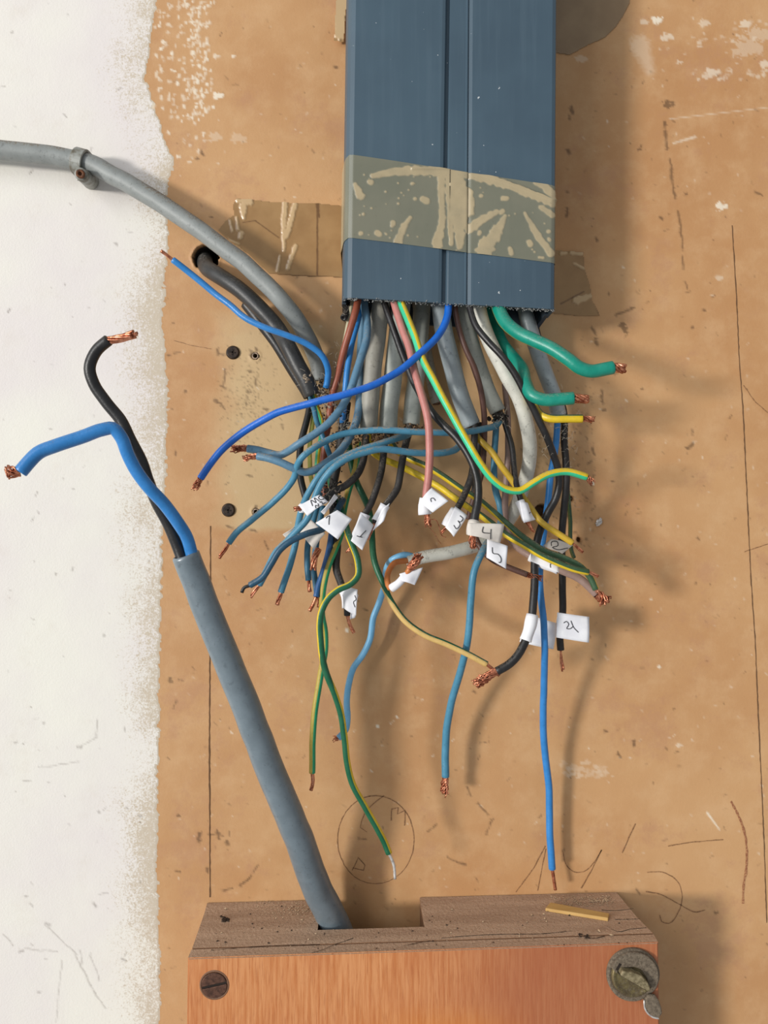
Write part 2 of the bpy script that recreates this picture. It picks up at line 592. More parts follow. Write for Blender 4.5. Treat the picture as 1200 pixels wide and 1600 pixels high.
# loose white paint flecks and rubbed patches
for _ in range(260):
    x = R.gauss(308, 9) if R.random() < .45 else R.uniform(240, 330)
    y = R.uniform(0, 185) if R.random() < .8 else R.uniform(0, 260)
    wt(x, y, R.uniform(.8, 3.2), x + R.uniform(-1, 1), y + R.uniform(-4, 4), R.uniform(.6, 2.2), R.uniform(.4, .95), rag=.5)
for x, y, r_, v_ in [(338, 149, 5, 1), (1024, 31, 6, 1), (1124, 322, 6, .9), (1122, 434, 4, .4), (1040, 58, 6, .6), (1110, 113, 7, .6), (1104, 118, 5, .5),
                     (1194, 100, 6, .6), (1162, 38, 6, .6), (1098, 36, 5, .5), (1060, 97, 3, .5), (1005, 35, 4, .5), (337, 88, 3, .7), (364, 88, 2, .9),
                     (335, 215, 7, .3), (368, 217, 8, .25), (1180, 55, 12, .3), (1160, 75, 14, .3), (905, 92, 6, .3), (1060, 1165, 3, .5)]:
    wt(x, y, r_, x + r_ * 1.6, y, r_ * .6, v_, rag=.6)
for _ in range(420):
    x, y = R.uniform(270, 1200), R.uniform(0, 1400)
    wt(x, y, R.uniform(.6, 1.6), x + R.uniform(-3, 3), y + R.uniform(-3, 3), .7, R.uniform(.15, .6), rag=.5)
for _ in range(46):
    x, y = R.uniform(880, 950), R.gauss(1205, 7)
    wt(x, y, R.uniform(1.5, 5), x + R.uniform(-6, 6), y, 2, R.uniform(.15, .4), rag=.6)
for _ in range(60):
    x, y = R.uniform(1080, 1200), R.choice([118, 112, 60, 38]) + R.gauss(0, 5)
    wt(x, y, R.uniform(1, 3.5), x + R.uniform(-5, 5), y, 1.5, R.uniform(.2, .55), rag=.6)
for x_, y_, r_ in ((542, 985, 3), (925, 755, 3), (1030, 1042, 2.4), (620, 1120, 2), (590, 1135, 2.4)):
    wt(x_, y_, r_, x_ + 1, y_ + 1, r_ * .7, 1.0)
wt(1105, 1270, 1.6, 1124, 1296, .8, .9)
wt(1046, 186, .8, 1200, 168, .7, .45)
wt(1052, 224, 1.2, 1086, 214, 2.2, .55)
wt(1000, 70, 15, 1015, 110, 7, .3, soft=10, rag=.3)
H -= dark * .08
H += white * .12

# real holes: the cable hole, two empty wall-plug holes, small screw holes


def hole(x, y, r_, depth_mm, lip=.25):
    d_ = np.hypot(PX - x, PY - y) * (1 + (.16 * (vnoise(PX, PY, 6, 31) - .5)))
    k = np.clip((r_ - d_) / 2.4 + .5, 0, 1)
    H[:] = H - depth_mm * k
    H[:] = H + lip * np.exp(-((d_ - r_ - 2) / 2.5) ** 2)
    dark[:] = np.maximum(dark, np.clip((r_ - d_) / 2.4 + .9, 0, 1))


hole(322, 403, 19, 26, .6)
hole(399, 556, 4.2, 7, .5)
hole(400, 800, 4.2, 7, .5)
hole(893, 779, 3.4, 5, .2)
hole(905, 843, 3, 5, .2)
hole(846, 798, 9.5, 8, .2)
attrs = np.stack([paint_attr, cream, dark, white], -1)

g = G('hardboard wall')
at = g.attr('wear')
sep = g.t.nodes.new('ShaderNodeSeparateColor')
g.t.links.new(at.outputs['Color'], sep.inputs[0])
pa, cr, dr, wh = sep.outputs[0], sep.outputs[1], sep.outputs[2], at.outputs['Alpha']
big = g.noise(9, 4)
mid = g.noise(60, 5, .65)
fine = g.noise(700, 4, .7)
board = g.mix(g.ramp(big, .35, .68), lin((203, 158, 111)), lin((190, 141, 95)))
board = g.mix(g.ramp(mid, .4, .75, 0, .5), board, lin((214, 174, 130)))
board = g.mix(g.ramp(g.noise(26, 6, .75), .52, .66, 0, .5), board, lin((186, 138, 104)))
board = g.mix(g.ramp(fine, .6, .78, 0, .35), board, lin((156, 108, 66)))
board = g.mix(g.math('MULTIPLY', cr, .72), board, lin((210, 184, 140)))
pn = g.noise(1000, 3, .75)
pn2 = g.noise(420, 3, .7)
pnm = g.math('ADD', g.math('MULTIPLY', pn, .6), g.math('MULTIPLY', pn2, .4))
# the coat is thin where the roller ran dry: the grain decides where the board shows
cov = g.ramp(g.math('ADD', pnm, g.math('MULTIPLY', pa, 1.0)), 0.90, 1.10)
white_c = g.mix(g.ramp(big, .3, .7), lin((238, 235, 224)), lin((230, 222, 220)))
white_c = g.mix(g.ramp(g.noise(34, 5, .7), .52, .8, 0, .35), white_c, lin((214, 202, 188)))
thinc = g.mix(g.ramp(pa, .02, .12), board, lin((204, 190, 170)))
c = g.mix(g.math('MULTIPLY', cov, g.ramp(pa, .02, .3)), thinc, white_c)
c = g.mix(wh, c, lin((236, 222, 200)))
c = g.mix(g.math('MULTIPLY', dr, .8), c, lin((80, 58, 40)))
hh = g.math('ADD', g.math('MULTIPLY', fine, .5), g.math('MULTIPLY', pnm, pa))
g.bump(hh, .00035, .5)
WALL = g.out(c, g.ramp(pa, .1, .6, .52, .8), spec=.35)
wall = grid_obj('wall_back', PX, PY, H, WALL, attrs=attrs)
wall['kind'] = 'structure'
# dark inside of the cable hole
g = G('dark cavity')
CAV = g.out(g.mix(g.noise(300), lin((26, 19, 14)), lin((46, 34, 26))), .9)
bm = bmesh.new()
bmesh.ops.create_cone(bm, cap_ends=False, segments=28, radius1=.0054, radius2=.006, depth=.024)
bmesh.ops.rotate(bm, verts=bm.verts, matrix=Matrix.Rotation(math.pi / 2, 3, 'X'))
bmesh.ops.translate(bm, verts=bm.verts, vec=P(322, 403, 0) + Vector((0, .0125, 0)))
me = bpy.data.meshes.new('hole_lining')
bm.to_mesh(me)
bm.free()
link('hole_lining', me, CAV, wall)


def ribbon(pts, wd, lift=.06, jag=0.0, sd=1):
    """flat stroke lying on the wall: px points, width px"""
    rr = random.Random(sd)
    q = []
    for i in range(len(pts) - 1):
        (x0, y0), (x1, y1) = pts[i], pts[i + 1]
        k = max(1, int(math.hypot(x1 - x0, y1 - y0) / 6))
        for j in range(k):
            q.append((x0 + (x1 - x0) * j / k + rr.uniform(-jag, jag), y0 + (y1 - y0) * j / k + rr.uniform(-jag, jag)))
    q.append(pts[-1])
    v, f = [], []
    for i, (x, y) in enumerate(q):
        x0, y0 = q[max(0, i - 1)]
        x1, y1 = q[min(len(q) - 1, i + 1)]
        l = math.hypot(x1 - x0, y1 - y0) + 1e-9
        nx, ny = -(y1 - y0) / l, (x1 - x0) / l
        ww = wd * .5 * rr.uniform(.6, 1.25)
        hgt = lift + 0.12
        v += [P(x + nx * ww, y + ny * ww, hgt), P(x - nx * ww, y - ny * ww, hgt)]
        if i:
            b = 2 * i
            f.append((b - 2, b, b + 1, b - 1))
    return v, f


g = G('pencil lead')
PENCIL = g.out(g.mix(g.ramp(g.noise(900), .4, .65), lin((128, 92, 60)), lin((168, 124, 84))), .6)
g = G('brown smear')
SMEAR = g.out(g.mix(g.ramp(g.noise(1200), .45, .6), lin((146, 92, 62)), lin((182, 132, 90))), .7)
g = G('board joint')
JOINT = g.out(g.mix(g.noise(300), lin((84, 60, 40)), lin((120, 86, 56))), .9)


def circ(cx, cy, rx, ry, a0, a1, n=34):
    return [(cx + rx * math.cos(math.radians(a0 + (a1 - a0) * k / n)), cy + ry * math.sin(math.radians(a0 + (a1 - a0) * k / n))) for k in range(n + 1)]


for nm, m_, wd, pts in [
    ('board_joint', JOINT, 1.8, [(329, 822), (328, 1000), (327, 1180), (328, 1402)]),
    ('board_joint', JOINT, 1.5, [(1144, 352), (1150, 450), (1155, 560), (1161, 640), (1168, 790), (1173, 900), (1180, 1000), (1184, 1100), (1190, 1230), (1194, 1320), (1198, 1442)]),
    ('pencil_mark', PENCIL, 1.3, circ(587, 1312, 60, 69, -100, 262)),
    ('pencil_mark', PENCIL, 1.1, [(600, 1243), (583, 1256), (571, 1268), (565, 1282), (563, 1293), (573, 1300)]),
    ('pencil_mark', PENCIL, 1.6, [(611, 1282), (612, 1264), (622, 1262), (621, 1272), (633, 1266), (632, 1290)]),
    ('pencil_mark', PENCIL, 1.6, [(550, 1360), (560, 1340), (570, 1352), (568, 1360), (551, 1356)]),
    ('pencil_mark', PENCIL, 1.5, [(852, 1322), (834, 1356), (806, 1394)]),
    ('pencil_mark', PENCIL, 1.3, [(853, 1326), (846, 1360), (840, 1392)]),
    ('pencil_mark', PENCIL, 1.3, [(880, 1332), (884, 1350), (896, 1362), (912, 1362), (926, 1350), (940, 1328)]),
    ('pencil_mark', PENCIL, 1.5, [(940, 1328), (925, 1358), (908, 1388)]),
    ('pencil_mark', PENCIL, 1.3, [(1011, 1363), (1035, 1363), (1058, 1377), (1066, 1402), (1060, 1425), (1045, 1443), (1034, 1440), (1031, 1430)]),
    ('pencil_mark', PENCIL, 1.7, [(1009, 1393), (1030, 1397), (1060, 1412), (1088, 1425), (1102, 1422)]),
    ('pencil_mark', PENCIL, 1.6, [(993, 1287), (982, 1310), (972, 1333)]),
    ('pencil_mark', PENCIL, 1.4, [(1044, 1322), (1080, 1316), (1130, 1312)]),
    ('pencil_mark', SMEAR, 3.6, [(1142, 1252), (1154, 1275), (1163, 1300), (1167, 1330), (1166, 1360), (1162, 1385), (1161, 1412)]),
    ('pencil_mark', PENCIL, 1.2, [(1162, 602), (1180, 628), (1200, 645)]),
    ('pencil_mark', PENCIL, .9, [(272, 532), (300, 540), (330, 545)]),
    ('pencil_mark', PENCIL, 1.1, [(1163, 862), (1200, 850)]),
]:
    if 5 <= len(pts) < 20 and (wd == 1.3 or wd == 1.7 or wd > 3):
        sp_, _ = spline([Vector((a_, b_, 0)) for a_, b_ in pts], [1] * len(pts), 5)
        pts = [(p_.x, p_.y) for p_ in sp_]
    v, f = ribbon(pts, wd, jag=.3, sd=len(pts))
    link(nm, mesh(nm, v, f), m_, wall, smooth=False)

# ---------------------------------------------------------------- cable trunking
TX0, TX1 = -20.0, 79.6       # outer left / right edge at the cut end, mm
TZ0 = lambda x: 97.2 - (x - 30) * 0.056   # slanted cut across the lower end, mm above camera height
TTOP = 330.0


def tpt(x, d, z):
    """trunking leans a little: x shifts with height"""
    k = (z - 97.0) / 240.0
    xx = x + k * (3.6 if x < 30 else 1.6)
    return Vector((xx / 1000, -d / 1000, ZC + z / 1000))


def extrude_profile(prof, z0f, z1, zs=1):
    """closed profile [(x, d)] extruded upwards from the slanted cut"""
    n = len(prof)
    v = []
    for k in range(zs + 1):
        for (x, d) in prof:
            z0 = z0f(x)
            v.append(tpt(x, d, z0 + (z1 - z0) * k / zs))
    f = []
    for k in range(zs):
        for i in range(n):
            j = (i + 1) % n
            f.append((k * n + i, k * n + j, (k + 1) * n + j, (k + 1) * n + i))
    f.append(tuple(range(n - 1, -1, -1)))
    f.append(tuple(range(zs * n, zs * n + n)))
    return mesh('p', v, f)


g = G('blue grey trunking plastic')
n1 = g.noise(14, 4)
zz = g.noise(300, 4, .6, stretch=(1, 1, .05))
c = g.mix(g.ramp(n1, .3, .7), lin((72, 93, 107)), lin((64, 83, 97)))
c = g.mix(g.ramp(zz, .45, .75, 0, .3), c, lin((84, 103, 116)))
c = g.mix(g.ramp(g.noise(420, 2, .5), .76, .775), c, lin((190, 194, 196)))
g.bump(zz, .0001, .3)
TRK = g.out(c, .42, spec=.45)
g = G('dark trunking base')
TRK_D = g.out(g.mix(g.noise(60), lin((58, 70, 82)), lin((46, 56, 66))), .5)
g = G('frayed cut edge')
FRAY = g.out(g.mix(g.noise(900), lin((170, 168, 160)), lin((104, 110, 116))), .7)

trunk = thing('cable_trunking', 'blue-grey plastic cable trunking with a grooved lid, open lower end full of wires', 'trunking', P(700, 470, 0))
# base channel: back plate + two side walls
base_prof = [(-21.5, .3), (79.3, .3), (78.6, 33), (76.8, 33), (77.3, 2.3), (-19.5, 2.3), (-18.2, 33), (-20.0, 33)]
o = link('base_channel', extrude_profile(base_prof, lambda x: TZ0(x) - .6, TTOP), TRK_D, trunk, smooth=False)
# lid with rounded shoulders, groove and ridge
out_p = [(-20.6, 26), (-19.6, 36.5), (-18.8, 39.6), (-17.2, 41.6), (-15.2, 42.3), (5, 42.6), (25.2, 42.3), (26.6, 41.9), (27.4, 40.2), (28.6, 40.0), (29.4, 40.9),
         (30, 41.1), (37.4, 41.1), (37.7, 41.9), (38.3, 41.9), (38.6, 41.2), (40.5, 41.9), (58, 42.4), (77.6, 42.3), (79.2, 41.6), (79.8, 40.2), (79.7, 26)]
in_p = [(78.4, 26), (78.5, 39.4), (77.2, 40.4), (40, 40.2), (38, 39.6), (30, 39.5), (29, 38.6), (27, 38.5), (25.6, 40.2), (5, 40.8), (-15, 40.6), (-17.4, 39.4), (-18.4, 36), (-19.3, 26)]
o = link('lid', extrude_profile(out_p + in_p, TZ0, TTOP), TRK, trunk, smooth=False)
# ragged swarf along the sawn lower edge
V, Fc = [], []
for k in range(320):
    x = R.uniform(-19, 79)
    d = R.uniform(39.8, 42.6)
    z = TZ0(x) + R.uniform(-.9, .5)
    p = tpt(x, d, z)
    a = R.uniform(0, 6.28)
    s = R.uniform(.0002, .0008) * (2 if (x > 62 or abs(x + 15) < 3 or abs(x - 8) < 2) else 1)
    dv = Vector((math.cos(a) * s, R.uniform(-s, s) * .6, math.sin(a) * s * .7))
    n_ = Vector((-math.sin(a), .3, math.cos(a))) * .00022
    o_ = len(V)
    V += [p - n_, p + n_, p + dv + n_, p + dv - n_, p + dv * .5 + Vector((0, -.0003, 0))]
    Fc += [(o_, o_ + 1, o_ + 4), (o_ + 1, o_ + 2, o_ + 4), (o_ + 2, o_ + 3, o_ + 4), (o_ + 3, o_, o_ + 4)]
o = link('cut_edge_burr', mesh('burr', V, Fc), FRAY, trunk, smooth=False)
o['kind'] = 'stuff'

# ---------------------------------------------------------------- packing tape round the trunking
g = G('tan packing tape')
at = g.attr('wear')
sep = g.t.nodes.new('ShaderNodeSeparateColor')
g.t.links.new(at.outputs['Color'], sep.inputs[0])
c = g.mix(g.ramp(g.noise(30), .35, .65), lin((122, 121, 105)), lin((114, 115, 100)))
c = g.mix(g.math('MULTIPLY', sep.outputs[0], g.ramp(g.noise(90, 4), .2, .6, .7, 1)), c, lin((176, 160, 128)))
c = g.mix(g.ramp(g.noise(700), .62, .75, 0, .3), c, lin((96, 90, 74)))
TAPE = g.out(c, .3, spec=.5)

prof = out_p[:]
prof[0] = (-21.9, 1.0)
prof = [(-21.9, 1.0), (-21.2, 26)] + out_p[1:-1] + [(80.0, 26), (79.9, 1.0)]
# arc length along the profile, resampled; drawn taut over the narrow groove
taut = [p for p in prof if not (25.2 < p[0] < 37.6 and p[1] > 38)]
seg = [0]
for i in range(1, len(taut)):
    seg.append(seg[-1] + math.hypot(taut[i][0] - taut[i - 1][0], taut[i][1] - taut[i - 1][1]))
NU, NV = 420, 110
u = np.linspace(0, seg[-1], NU)
tx = np.interp(u, seg, [p[0] for p in taut])
td = np.interp(u, seg, [p[1] for p in taut])
nx_ = np.gradient(td, u) * -1
nd_ = np.gradient(tx, u)
nl = np.hypot(nx_, nd_)
nx_, nd_ = nx_ / nl, nd_ / nl
ks = (D * 1000 - 42.5) / F
bub = np.zeros((NV, NU))
tpx = 600 + tx / ks                         # pixel column of each sample when on the front
top_py = np.interp(tx, [-22, -17, 79], [248, 241, 290])
bot_py = np.interp(tx, [-22, -17, 79], [378, 371, 411])
VV = np.linspace(0, 1, NV)[:, None]
TPX = np.repeat(tpx[None, :], NV, 0)
TPY = top_py[None, :] * (1 - VV) + bot_py[None, :] * VV
front = (td > 36)


def blister(pts):
    for (x0, y0, r0), (x1, y1, r1) in zip(pts[:-1], pts[1:]):
        dx, dy = x1 - x0, y1 - y0
        t = np.clip(((TPX - x0) * dx + (TPY - y0) * dy) / (dx * dx + dy * dy + 1e-9), 0, 1)
        dd = np.hypot(TPX - x0 - t * dx, TPY - y0 - t * dy)
        rr = (r0 + (r1 - r0) * t) * (.75 + .5 * vnoise(TPX, TPY, 5, 77))
        np.maximum(bub, np.clip((rr - dd) / 1.6 + .5, 0, 1) * front[None, :], out=bub)


for b in [[(579, 275, 4), (610, 269, 6), (637, 267, 7), (696, 267, 8), (750, 275, 8), (800, 293, 6), (862, 317, 6)],
          [(688, 275, 7), (686, 300, 5), (690, 340, 5), (682, 383, 8)], [(712, 280, 14), (716, 310, 13), (717, 340, 12), (718, 385, 5)],
          [(700, 280, 8), (704, 380, 4)], [(730, 300, 9), (732, 330, 8)], [(732, 358, 7), (750, 345, 7), (775, 331, 4)], [(788, 338, 3), (775, 362, 9), (758, 388, 14)],
          [(819, 333, 2), (835, 362, 5), (860, 396, 6)], [(639, 341, 3), (628, 356, 5), (621, 378, 7)], [(552, 288, 3), (557, 298, 6), (562, 307, 6)],
          [(796, 388, 3), (798, 396, 4)], [(835, 286, 3), (850, 292, 6), (864, 305, 7)], [(845, 324, 4), (862, 336, 5)], [(757, 271, 3), (775, 274, 4)],
          [(641, 287, 2.6), (642, 287, 2.6)], [(658, 312, 5), (665, 315, 5)], [(646, 311, 2.5), (647, 311, 2.5)], [(612, 349, 4), (612, 352, 4)],
          [(588, 365, 4.5), (592, 366, 4)], [(562, 365, 3), (563, 365, 3)], [(750, 306, 3), (751, 306, 3)], [(785, 310, 4.5), (790, 310, 4)],
          [(748, 365, 3), (749, 363, 3)], [(826, 378, 4), (828, 382, 4)], [(856, 362, 3), (857, 362, 3)], [(575, 284, 4), (577, 285, 4)],
          [(566, 335, 2), (566, 335, 2)], [(600, 300, 1.6), (600, 300, 1.6)], [(857, 374, 3), (858, 375, 3)], [(783, 332, 4), (785, 330, 4)], [(842, 402, 2), (848, 403, 2)]]:
    blister(b)
for _ in range(60):
    x, y, r_ = R.uniform(550, 860), R.uniform(250, 400), R.uniform(.6, 1.6)
    blister([(x, y, r_), (x + .1, y, r_)])
side = (~front)[None, :] * np.ones((NV, 1))
col = np.maximum(bub, side * .9)
lift = .22 + bub * .22 * (.6 + .8 * vnoise(TPX, TPY, 12, 41)) + .05 * vnoise(TPX, TPY, 18, 42)
lift += .6 * np.exp(-((TPY - np.interp(TPX, [579, 640, 700, 750, 800, 862], [275, 264, 263, 270, 288, 311])) / 2.4) ** 2) * (TPX > 640) * front[None, :]
ZT = (800 - TPY) * ks
v = []
for j in range(NV):
    for i in range(NU):
        v.append(tpt(tx[i] + nx_[i] * lift[j, i], td[i] + nd_[i] * lift[j, i], ZT[j, i]))
idx = np.arange(NV * NU).reshape(NV, NU)
q = np.stack([idx[:-1, :-1], idx[1:, :-1], idx[1:, 1:], idx[:-1, 1:]], -1).reshape(-1, 4).tolist()
me = mesh('tape_band', v, q)
a = me.color_attributes.new('wear', 'FLOAT_COLOR', 'POINT')
cc = np.stack([col, col, col, np.ones_like(col)], -1)
a.data.foreach_set('color', cc.reshape(-1).astype(np.float32))
o = link('packing_tape', me, TAPE)
tag(o, 'wrinkled tan packing tape wrapped around the front of the blue-grey trunking', 'tape')

# pieces of tape stuck to the wall
g = G('brown tape on board')
at = g.attr('wear')
sep = g.t.nodes.new('ShaderNodeSeparateColor')
g.t.links.new(at.outputs['Color'], sep.inputs[0])
c = g.mix(g.ramp(g.noise(40), .35, .65), lin((168, 132, 88)), lin((154, 118, 76)))
c = g.mix(g.math('MULTIPLY', sep.outputs[0], .85), c, lin((206, 176, 134)))
c = g.mix(g.math('MULTIPLY', sep.outputs[1], .8), c, lin((96, 66, 40)))
TAPE_W = g.out(c, .28, spec=.5)
g = G('grey brown tape')
TAPE_G = g.out(g.mix(g.ramp(g.noise(40), .35, .65), lin((158, 132, 100)), lin((146, 120, 90))), .4)


def wall_tape(label, poly, mat, bl=(), dkl=(), lift=.35, curl=None):
    xs_, ys_ = [p[0] for p in poly], [p[1] for p in poly]
    st = 1.5
    X, Y = np.meshgrid(np.arange(min(xs_) - 1, max(xs_) + 1, st), np.arange(min(ys_) - 1, max(ys_) + 1, st))
    inside = np.zeros(X.shape, bool)
    n = len(poly)
    for i in range(n):
        x0, y0 = poly[i]
        x1, y1 = poly[(i + 1) % n]
        c_ = ((y0 > Y) != (y1 > Y)) & (X < (x1 - x0) * (Y - y0) / (y1 - y0 + 1e-9) + x0)
        inside ^= c_
    A = np.zeros(X.shape)
    B = np.zeros(X.shape)
    for (x0, y0, r0, x1, y1, r1) in bl:
        capsule(X, Y, A, x0, y0, r0, x1, y1, r1, rag=.3)
    for (x0, y0, r0, x1, y1, r1) in dkl:
        capsule(X, Y, B, x0, y0, r0, x1, y1, r1, rag=.3)
    Hh = lift + A * .5 + .12 * vnoise(X, Y, 14, 55)
    if curl is not None:
        Hh = Hh + curl(X, Y)
    ny, nx = X.shape
    co = [P(600 + (X[j, i] - 600), Y[j, i], 0) + Vector((0, -Hh[j, i] / 1000, 0)) for j in range(ny) for i in range(nx)]
    idx = np.arange(ny * nx).reshape(ny, nx)
    m = inside[:-1, :-1] & inside[1:, 1:] & inside[1:, :-1] & inside[:-1, 1:]
    q = np.stack([idx[:-1, :-1], idx[1:, :-1], idx[1:, 1:], idx[:-1, 1:]], -1)[m].tolist()
    me = mesh('tape_piece', co, q)
    a = me.color_attributes.new('wear', 'FLOAT_COLOR', 'POINT')
    a.data.foreach_set('color', np.stack([A, B, A, A * 0 + 1], -1).reshape(-1).astype(np.float32))
    bm = bmesh.new()
    bm.from_mesh(me)
    bmesh.ops.delete(bm, geom=[v_ for v_ in bm.verts if not v_.link_faces], context='VERTS')
    bm.to_mesh(me)
    bm.free()
    o = link('tape_piece', me, mat)
    tag(o, label, 'tape')
    return o


wall_tape('creased translucent brown tape stuck on the board left of the trunking, above the black cable',
          [(369, 310), (396, 312), (430, 316), (470, 317), (500, 318), (540, 322), (540, 434), (500, 433), (460, 431), (420, 428), (400, 410), (388, 398), (372, 388), (352, 372), (340, 360), (352, 345), (366, 335), (363, 322)],
          TAPE_W,
          bl=[(372, 314, 3, 390, 316, 6), (380, 322, 6, 382, 342, 2), (446, 318, 4, 444, 345, 4), (462, 320, 4, 448, 370, 4), (444, 350, 4, 444, 392, 2), (462, 385, 3, 450, 420, 3),
              (360, 345, 1.5, 364, 362, 1.5), (370, 340, 1.5, 373, 360, 2), (378, 365, 4, 376, 372, 3), (358, 375, 1.5, 374, 382, 1.5), (370, 388, 4, 380, 396, 4), (438, 400, 1, 434, 424, 2)],
          dkl=[(496, 322, 1.4, 496, 430, 1.4), (380, 348, .8, 400, 345, .8), (400, 346, .8, 436, 372, .8), (496, 320, 3, 499, 340, 1), (400, 429, 1, 530, 434, 1)])
wall_tape('ragged brown tape showing right of the lower end of the trunking',
          [(840, 392), (872, 391), (912, 394), (914, 420), (922, 445), (926, 470), (934, 484), (938, 495), (900, 494), (840, 488)],
          TAPE_W, bl=[(876, 396, 3, 884, 396, 2), (892, 396, 3, 908, 397, 2.5), (900, 470, 6, 924, 462, 3), (896, 412, 2, 912, 420, 2)],
          dkl=[(924, 455, .8, 936, 492, 1.2), (880, 492, .8, 900, 494, .8), (876, 475, 1, 912, 456, 1)])
wall_tape('large rounded patch of grey-brown tape at the top, right of the trunking',
          [(840, -60), (986, -60), (984, 5), (975, 24), (962, 44), (945, 60), (920, 71), (900, 82), (890, 87), (870, 84), (840, 80)],
          TAPE_G)
wall_tape('narrow pale tape tail poking out left of the trunking near the top',
          [(528, -30), (560, -30), (556, 10), (542, 22), (538, 72), (522, 70), (524, 30)],
          TAPE_W, bl=[(530, -20, 12, 532, 60, 9), (548, 0, 10, 540, 20, 6)], lift=3)

# ---------------------------------------------------------------- sheathed cables out of the trunking
JK = dict(jit=.0003)
g = G('crumbly brown filling')
FILL = g.out(g.mix(g.ramp(g.noise(900), .4, .65), lin((112, 84, 58)), lin((62, 44, 32))), .9)
WG = 'wires coming out of the trunking'


def cable(label, mat, r, pts, **kw):
    t = thing('sheathed_cable', label, 'cable', P(*pts[0]), 'sheathed cables coming out of the trunking')
    insul(t, 'sheath', [mat], r, pts, sides=22, inner=.72, **kw)
    insul(t, 'filling', [FILL], r * .66, [pts[-2], pts[-1], (pts[-1][0] + (pts[-1][0] - pts[-2][0]) * .02, pts[-1][1] + 2.5, pts[-1][2])], sides=14)
    return t


cable('leftmost thick warm-grey cable hanging from the trunking, cut off at its end', SH_G, 14,
      [(600, 380, 22), (596, 468, 24), (590, 520, 24), (583, 575, 25), (578, 630, 26), (575, 672, 26)])
cable('second thick pale-grey cable from the left hanging from the trunking', SH_P, 14.5,
      [(634, 380, 20), (628, 468, 20), (621, 525, 22), (614, 590, 22), (608, 640, 22), (606, 678, 22)])
cable('third thick pale-grey cable from the left, its cut end showing brown filling', SH_P, 13.5,
      [(662, 380, 12), (660, 468, 12), (656, 530, 14), (650, 590, 16), (645, 630, 17), (642, 664, 17)])
cable('shiny cool-grey cable under the middle of the trunking, cut end beside the brown wire', SH_C, 14,
      [(680, 380, 26), (687, 468, 26), (694, 520, 28), (706, 570, 28), (720, 620, 27), (737, 665, 26)])
cable('pale cable ending in a crumbled black clump, left of the long off-white cable', SH_P, 12.5,
      [(716, 380, 18), (722, 470, 18), (732, 520, 18), (747, 570, 18), (762, 610, 18), (778, 644, 18)])
cable('thick cool-grey cable leaving the trunking at the right, behind the green conductors', SH_C, 12,
      [(812, 380, 14), (818, 468, 14), (827, 510, 16), (840, 550, 16), (853, 585, 15), (866, 620, 13), (873, 650, 12)])
cable('short dull-grey cable just behind the yellow-and-green wire at the trunking mouth', SH_G, 9,
      [(648, 380, 8), (652, 468, 8), (660, 520, 8), (672, 580, 8), (682, 630, 7)])

# the off-white cable that bends back to the left, with its light-blue and orange cores
t = thing('sheathed_cable', 'long off-white cable curving down and back left, light-blue and orange cores at its end', 'cable', P(746, 470, 30))
insul(t, 'sheath', [SH_W], [12, 10], [(738, 380, 30), (746, 470, 32), (754, 506, 33), (771, 546, 34), (791, 585, 34), (811, 622, 32), (823, 662, 29), (828, 700, 25), (824, 737, 19), (814, 772, 13),
                                (800, 804, 10), (780, 830, 10), (757, 847, 13), (730, 857, 18), (700, 864, 22), (665, 870, 25), (636, 877, 27)], sides=20, inner=.8)
c1 = insul(t, 'core', [BLU_L], 5, [(650, 871, 26), (632, 867, 27), (615, 873, 26), (604, 888, 20), (601, 915, 14), (593, 940, 11), (584, 963, 10), (578, 1000, 9), (566, 1024, 9), (552, 1044, 9), (545, 1070, 9), (542, 1100, 10), (543, 1122, 12), (540, 1140, 14), (528, 1154, 16)])
c1['label'] = 'light-blue core'
copper(c1, [(528, 1154, 16), (521, 1154, 17)], 4, 9, .5)
bpy.context.view_layer.update()
c2 = insul(t, 'core', [BRN_O], 4.6, [(650, 875, 27), (632, 876, 29), (616, 880, 32), (607, 893, 35), (605, 908, 38), (609, 919, 40), (621, 913, 43), (632, 901, 45), (640, 888, 47)])
c2['label'] = 'orange-brown core'
copper(c2, [(640, 888, 47), (648, 879, 48), (656, 868, 49)], 6.5, 17, .7)
for cc_ in (c1, c2):
    for ch in cc_.children:
        ch.location = (0, 0, 0)      # core already offset by its thing


# ---------------------------------------------------------------- the thick cable rising from the wooden block
t = thing('supply_cable', 'thick slate-grey cable rising from the wooden block, black and blue cores splayed', 'cable', P(522, 1448, 12))
insul(t, 'sheath', [SH_B], [23.5, 21.5], [(560, 1560, 11), (540, 1490, 12), (525, 1448, 13.5), (501, 1400, 18), (463, 1300, 33), (421, 1200, 42), (383, 1100, 48), (360, 1045, 51), (339, 992, 53), (320, 945, 55), (303, 900, 57), (290, 866, 59)],
      sides=30, inner=.8, jit=.0003)
k1 = insul(t, 'core', [BLK], [9.5, 9], [(290, 888, 58), (281, 863, 58), (262, 816, 60), (246, 787, 62), (233, 755, 64), (222, 722, 66), (205, 690, 68), (188, 656, 69), (164, 626, 70), (147, 600, 71), (140, 576, 72), (150, 549, 73), (170, 531, 74)], sides=20)
k1['label'] = 'black core'
copper(k1, [(170, 532, 74), (190, 528, 75), (214, 522, 76)], 6.5, 7, .25)
k2 = insul(t, 'core', [BLU_M], [9.5, 11], [(304, 886, 60), (299, 862, 60), (293, 842, 62), (277, 815, 67), (257, 788, 71), (233, 762, 75), (214, 737, 77), (199, 707, 79), (189, 682, 81), (177, 669, 82), (160, 671, 83), (131, 682, 84), (87, 697, 86), (60, 708, 87), (44, 723, 88), (31, 738, 89)], sides=20)
k2['label'] = 'blue core'
copper(k2, [(31, 737, 89), (20, 738, 90), (11, 737, 90)], 8.5, 13, .5)
for cc_ in (k1, k2):
    for ch in cc_.children:
        ch.location = (0, 0, 0)

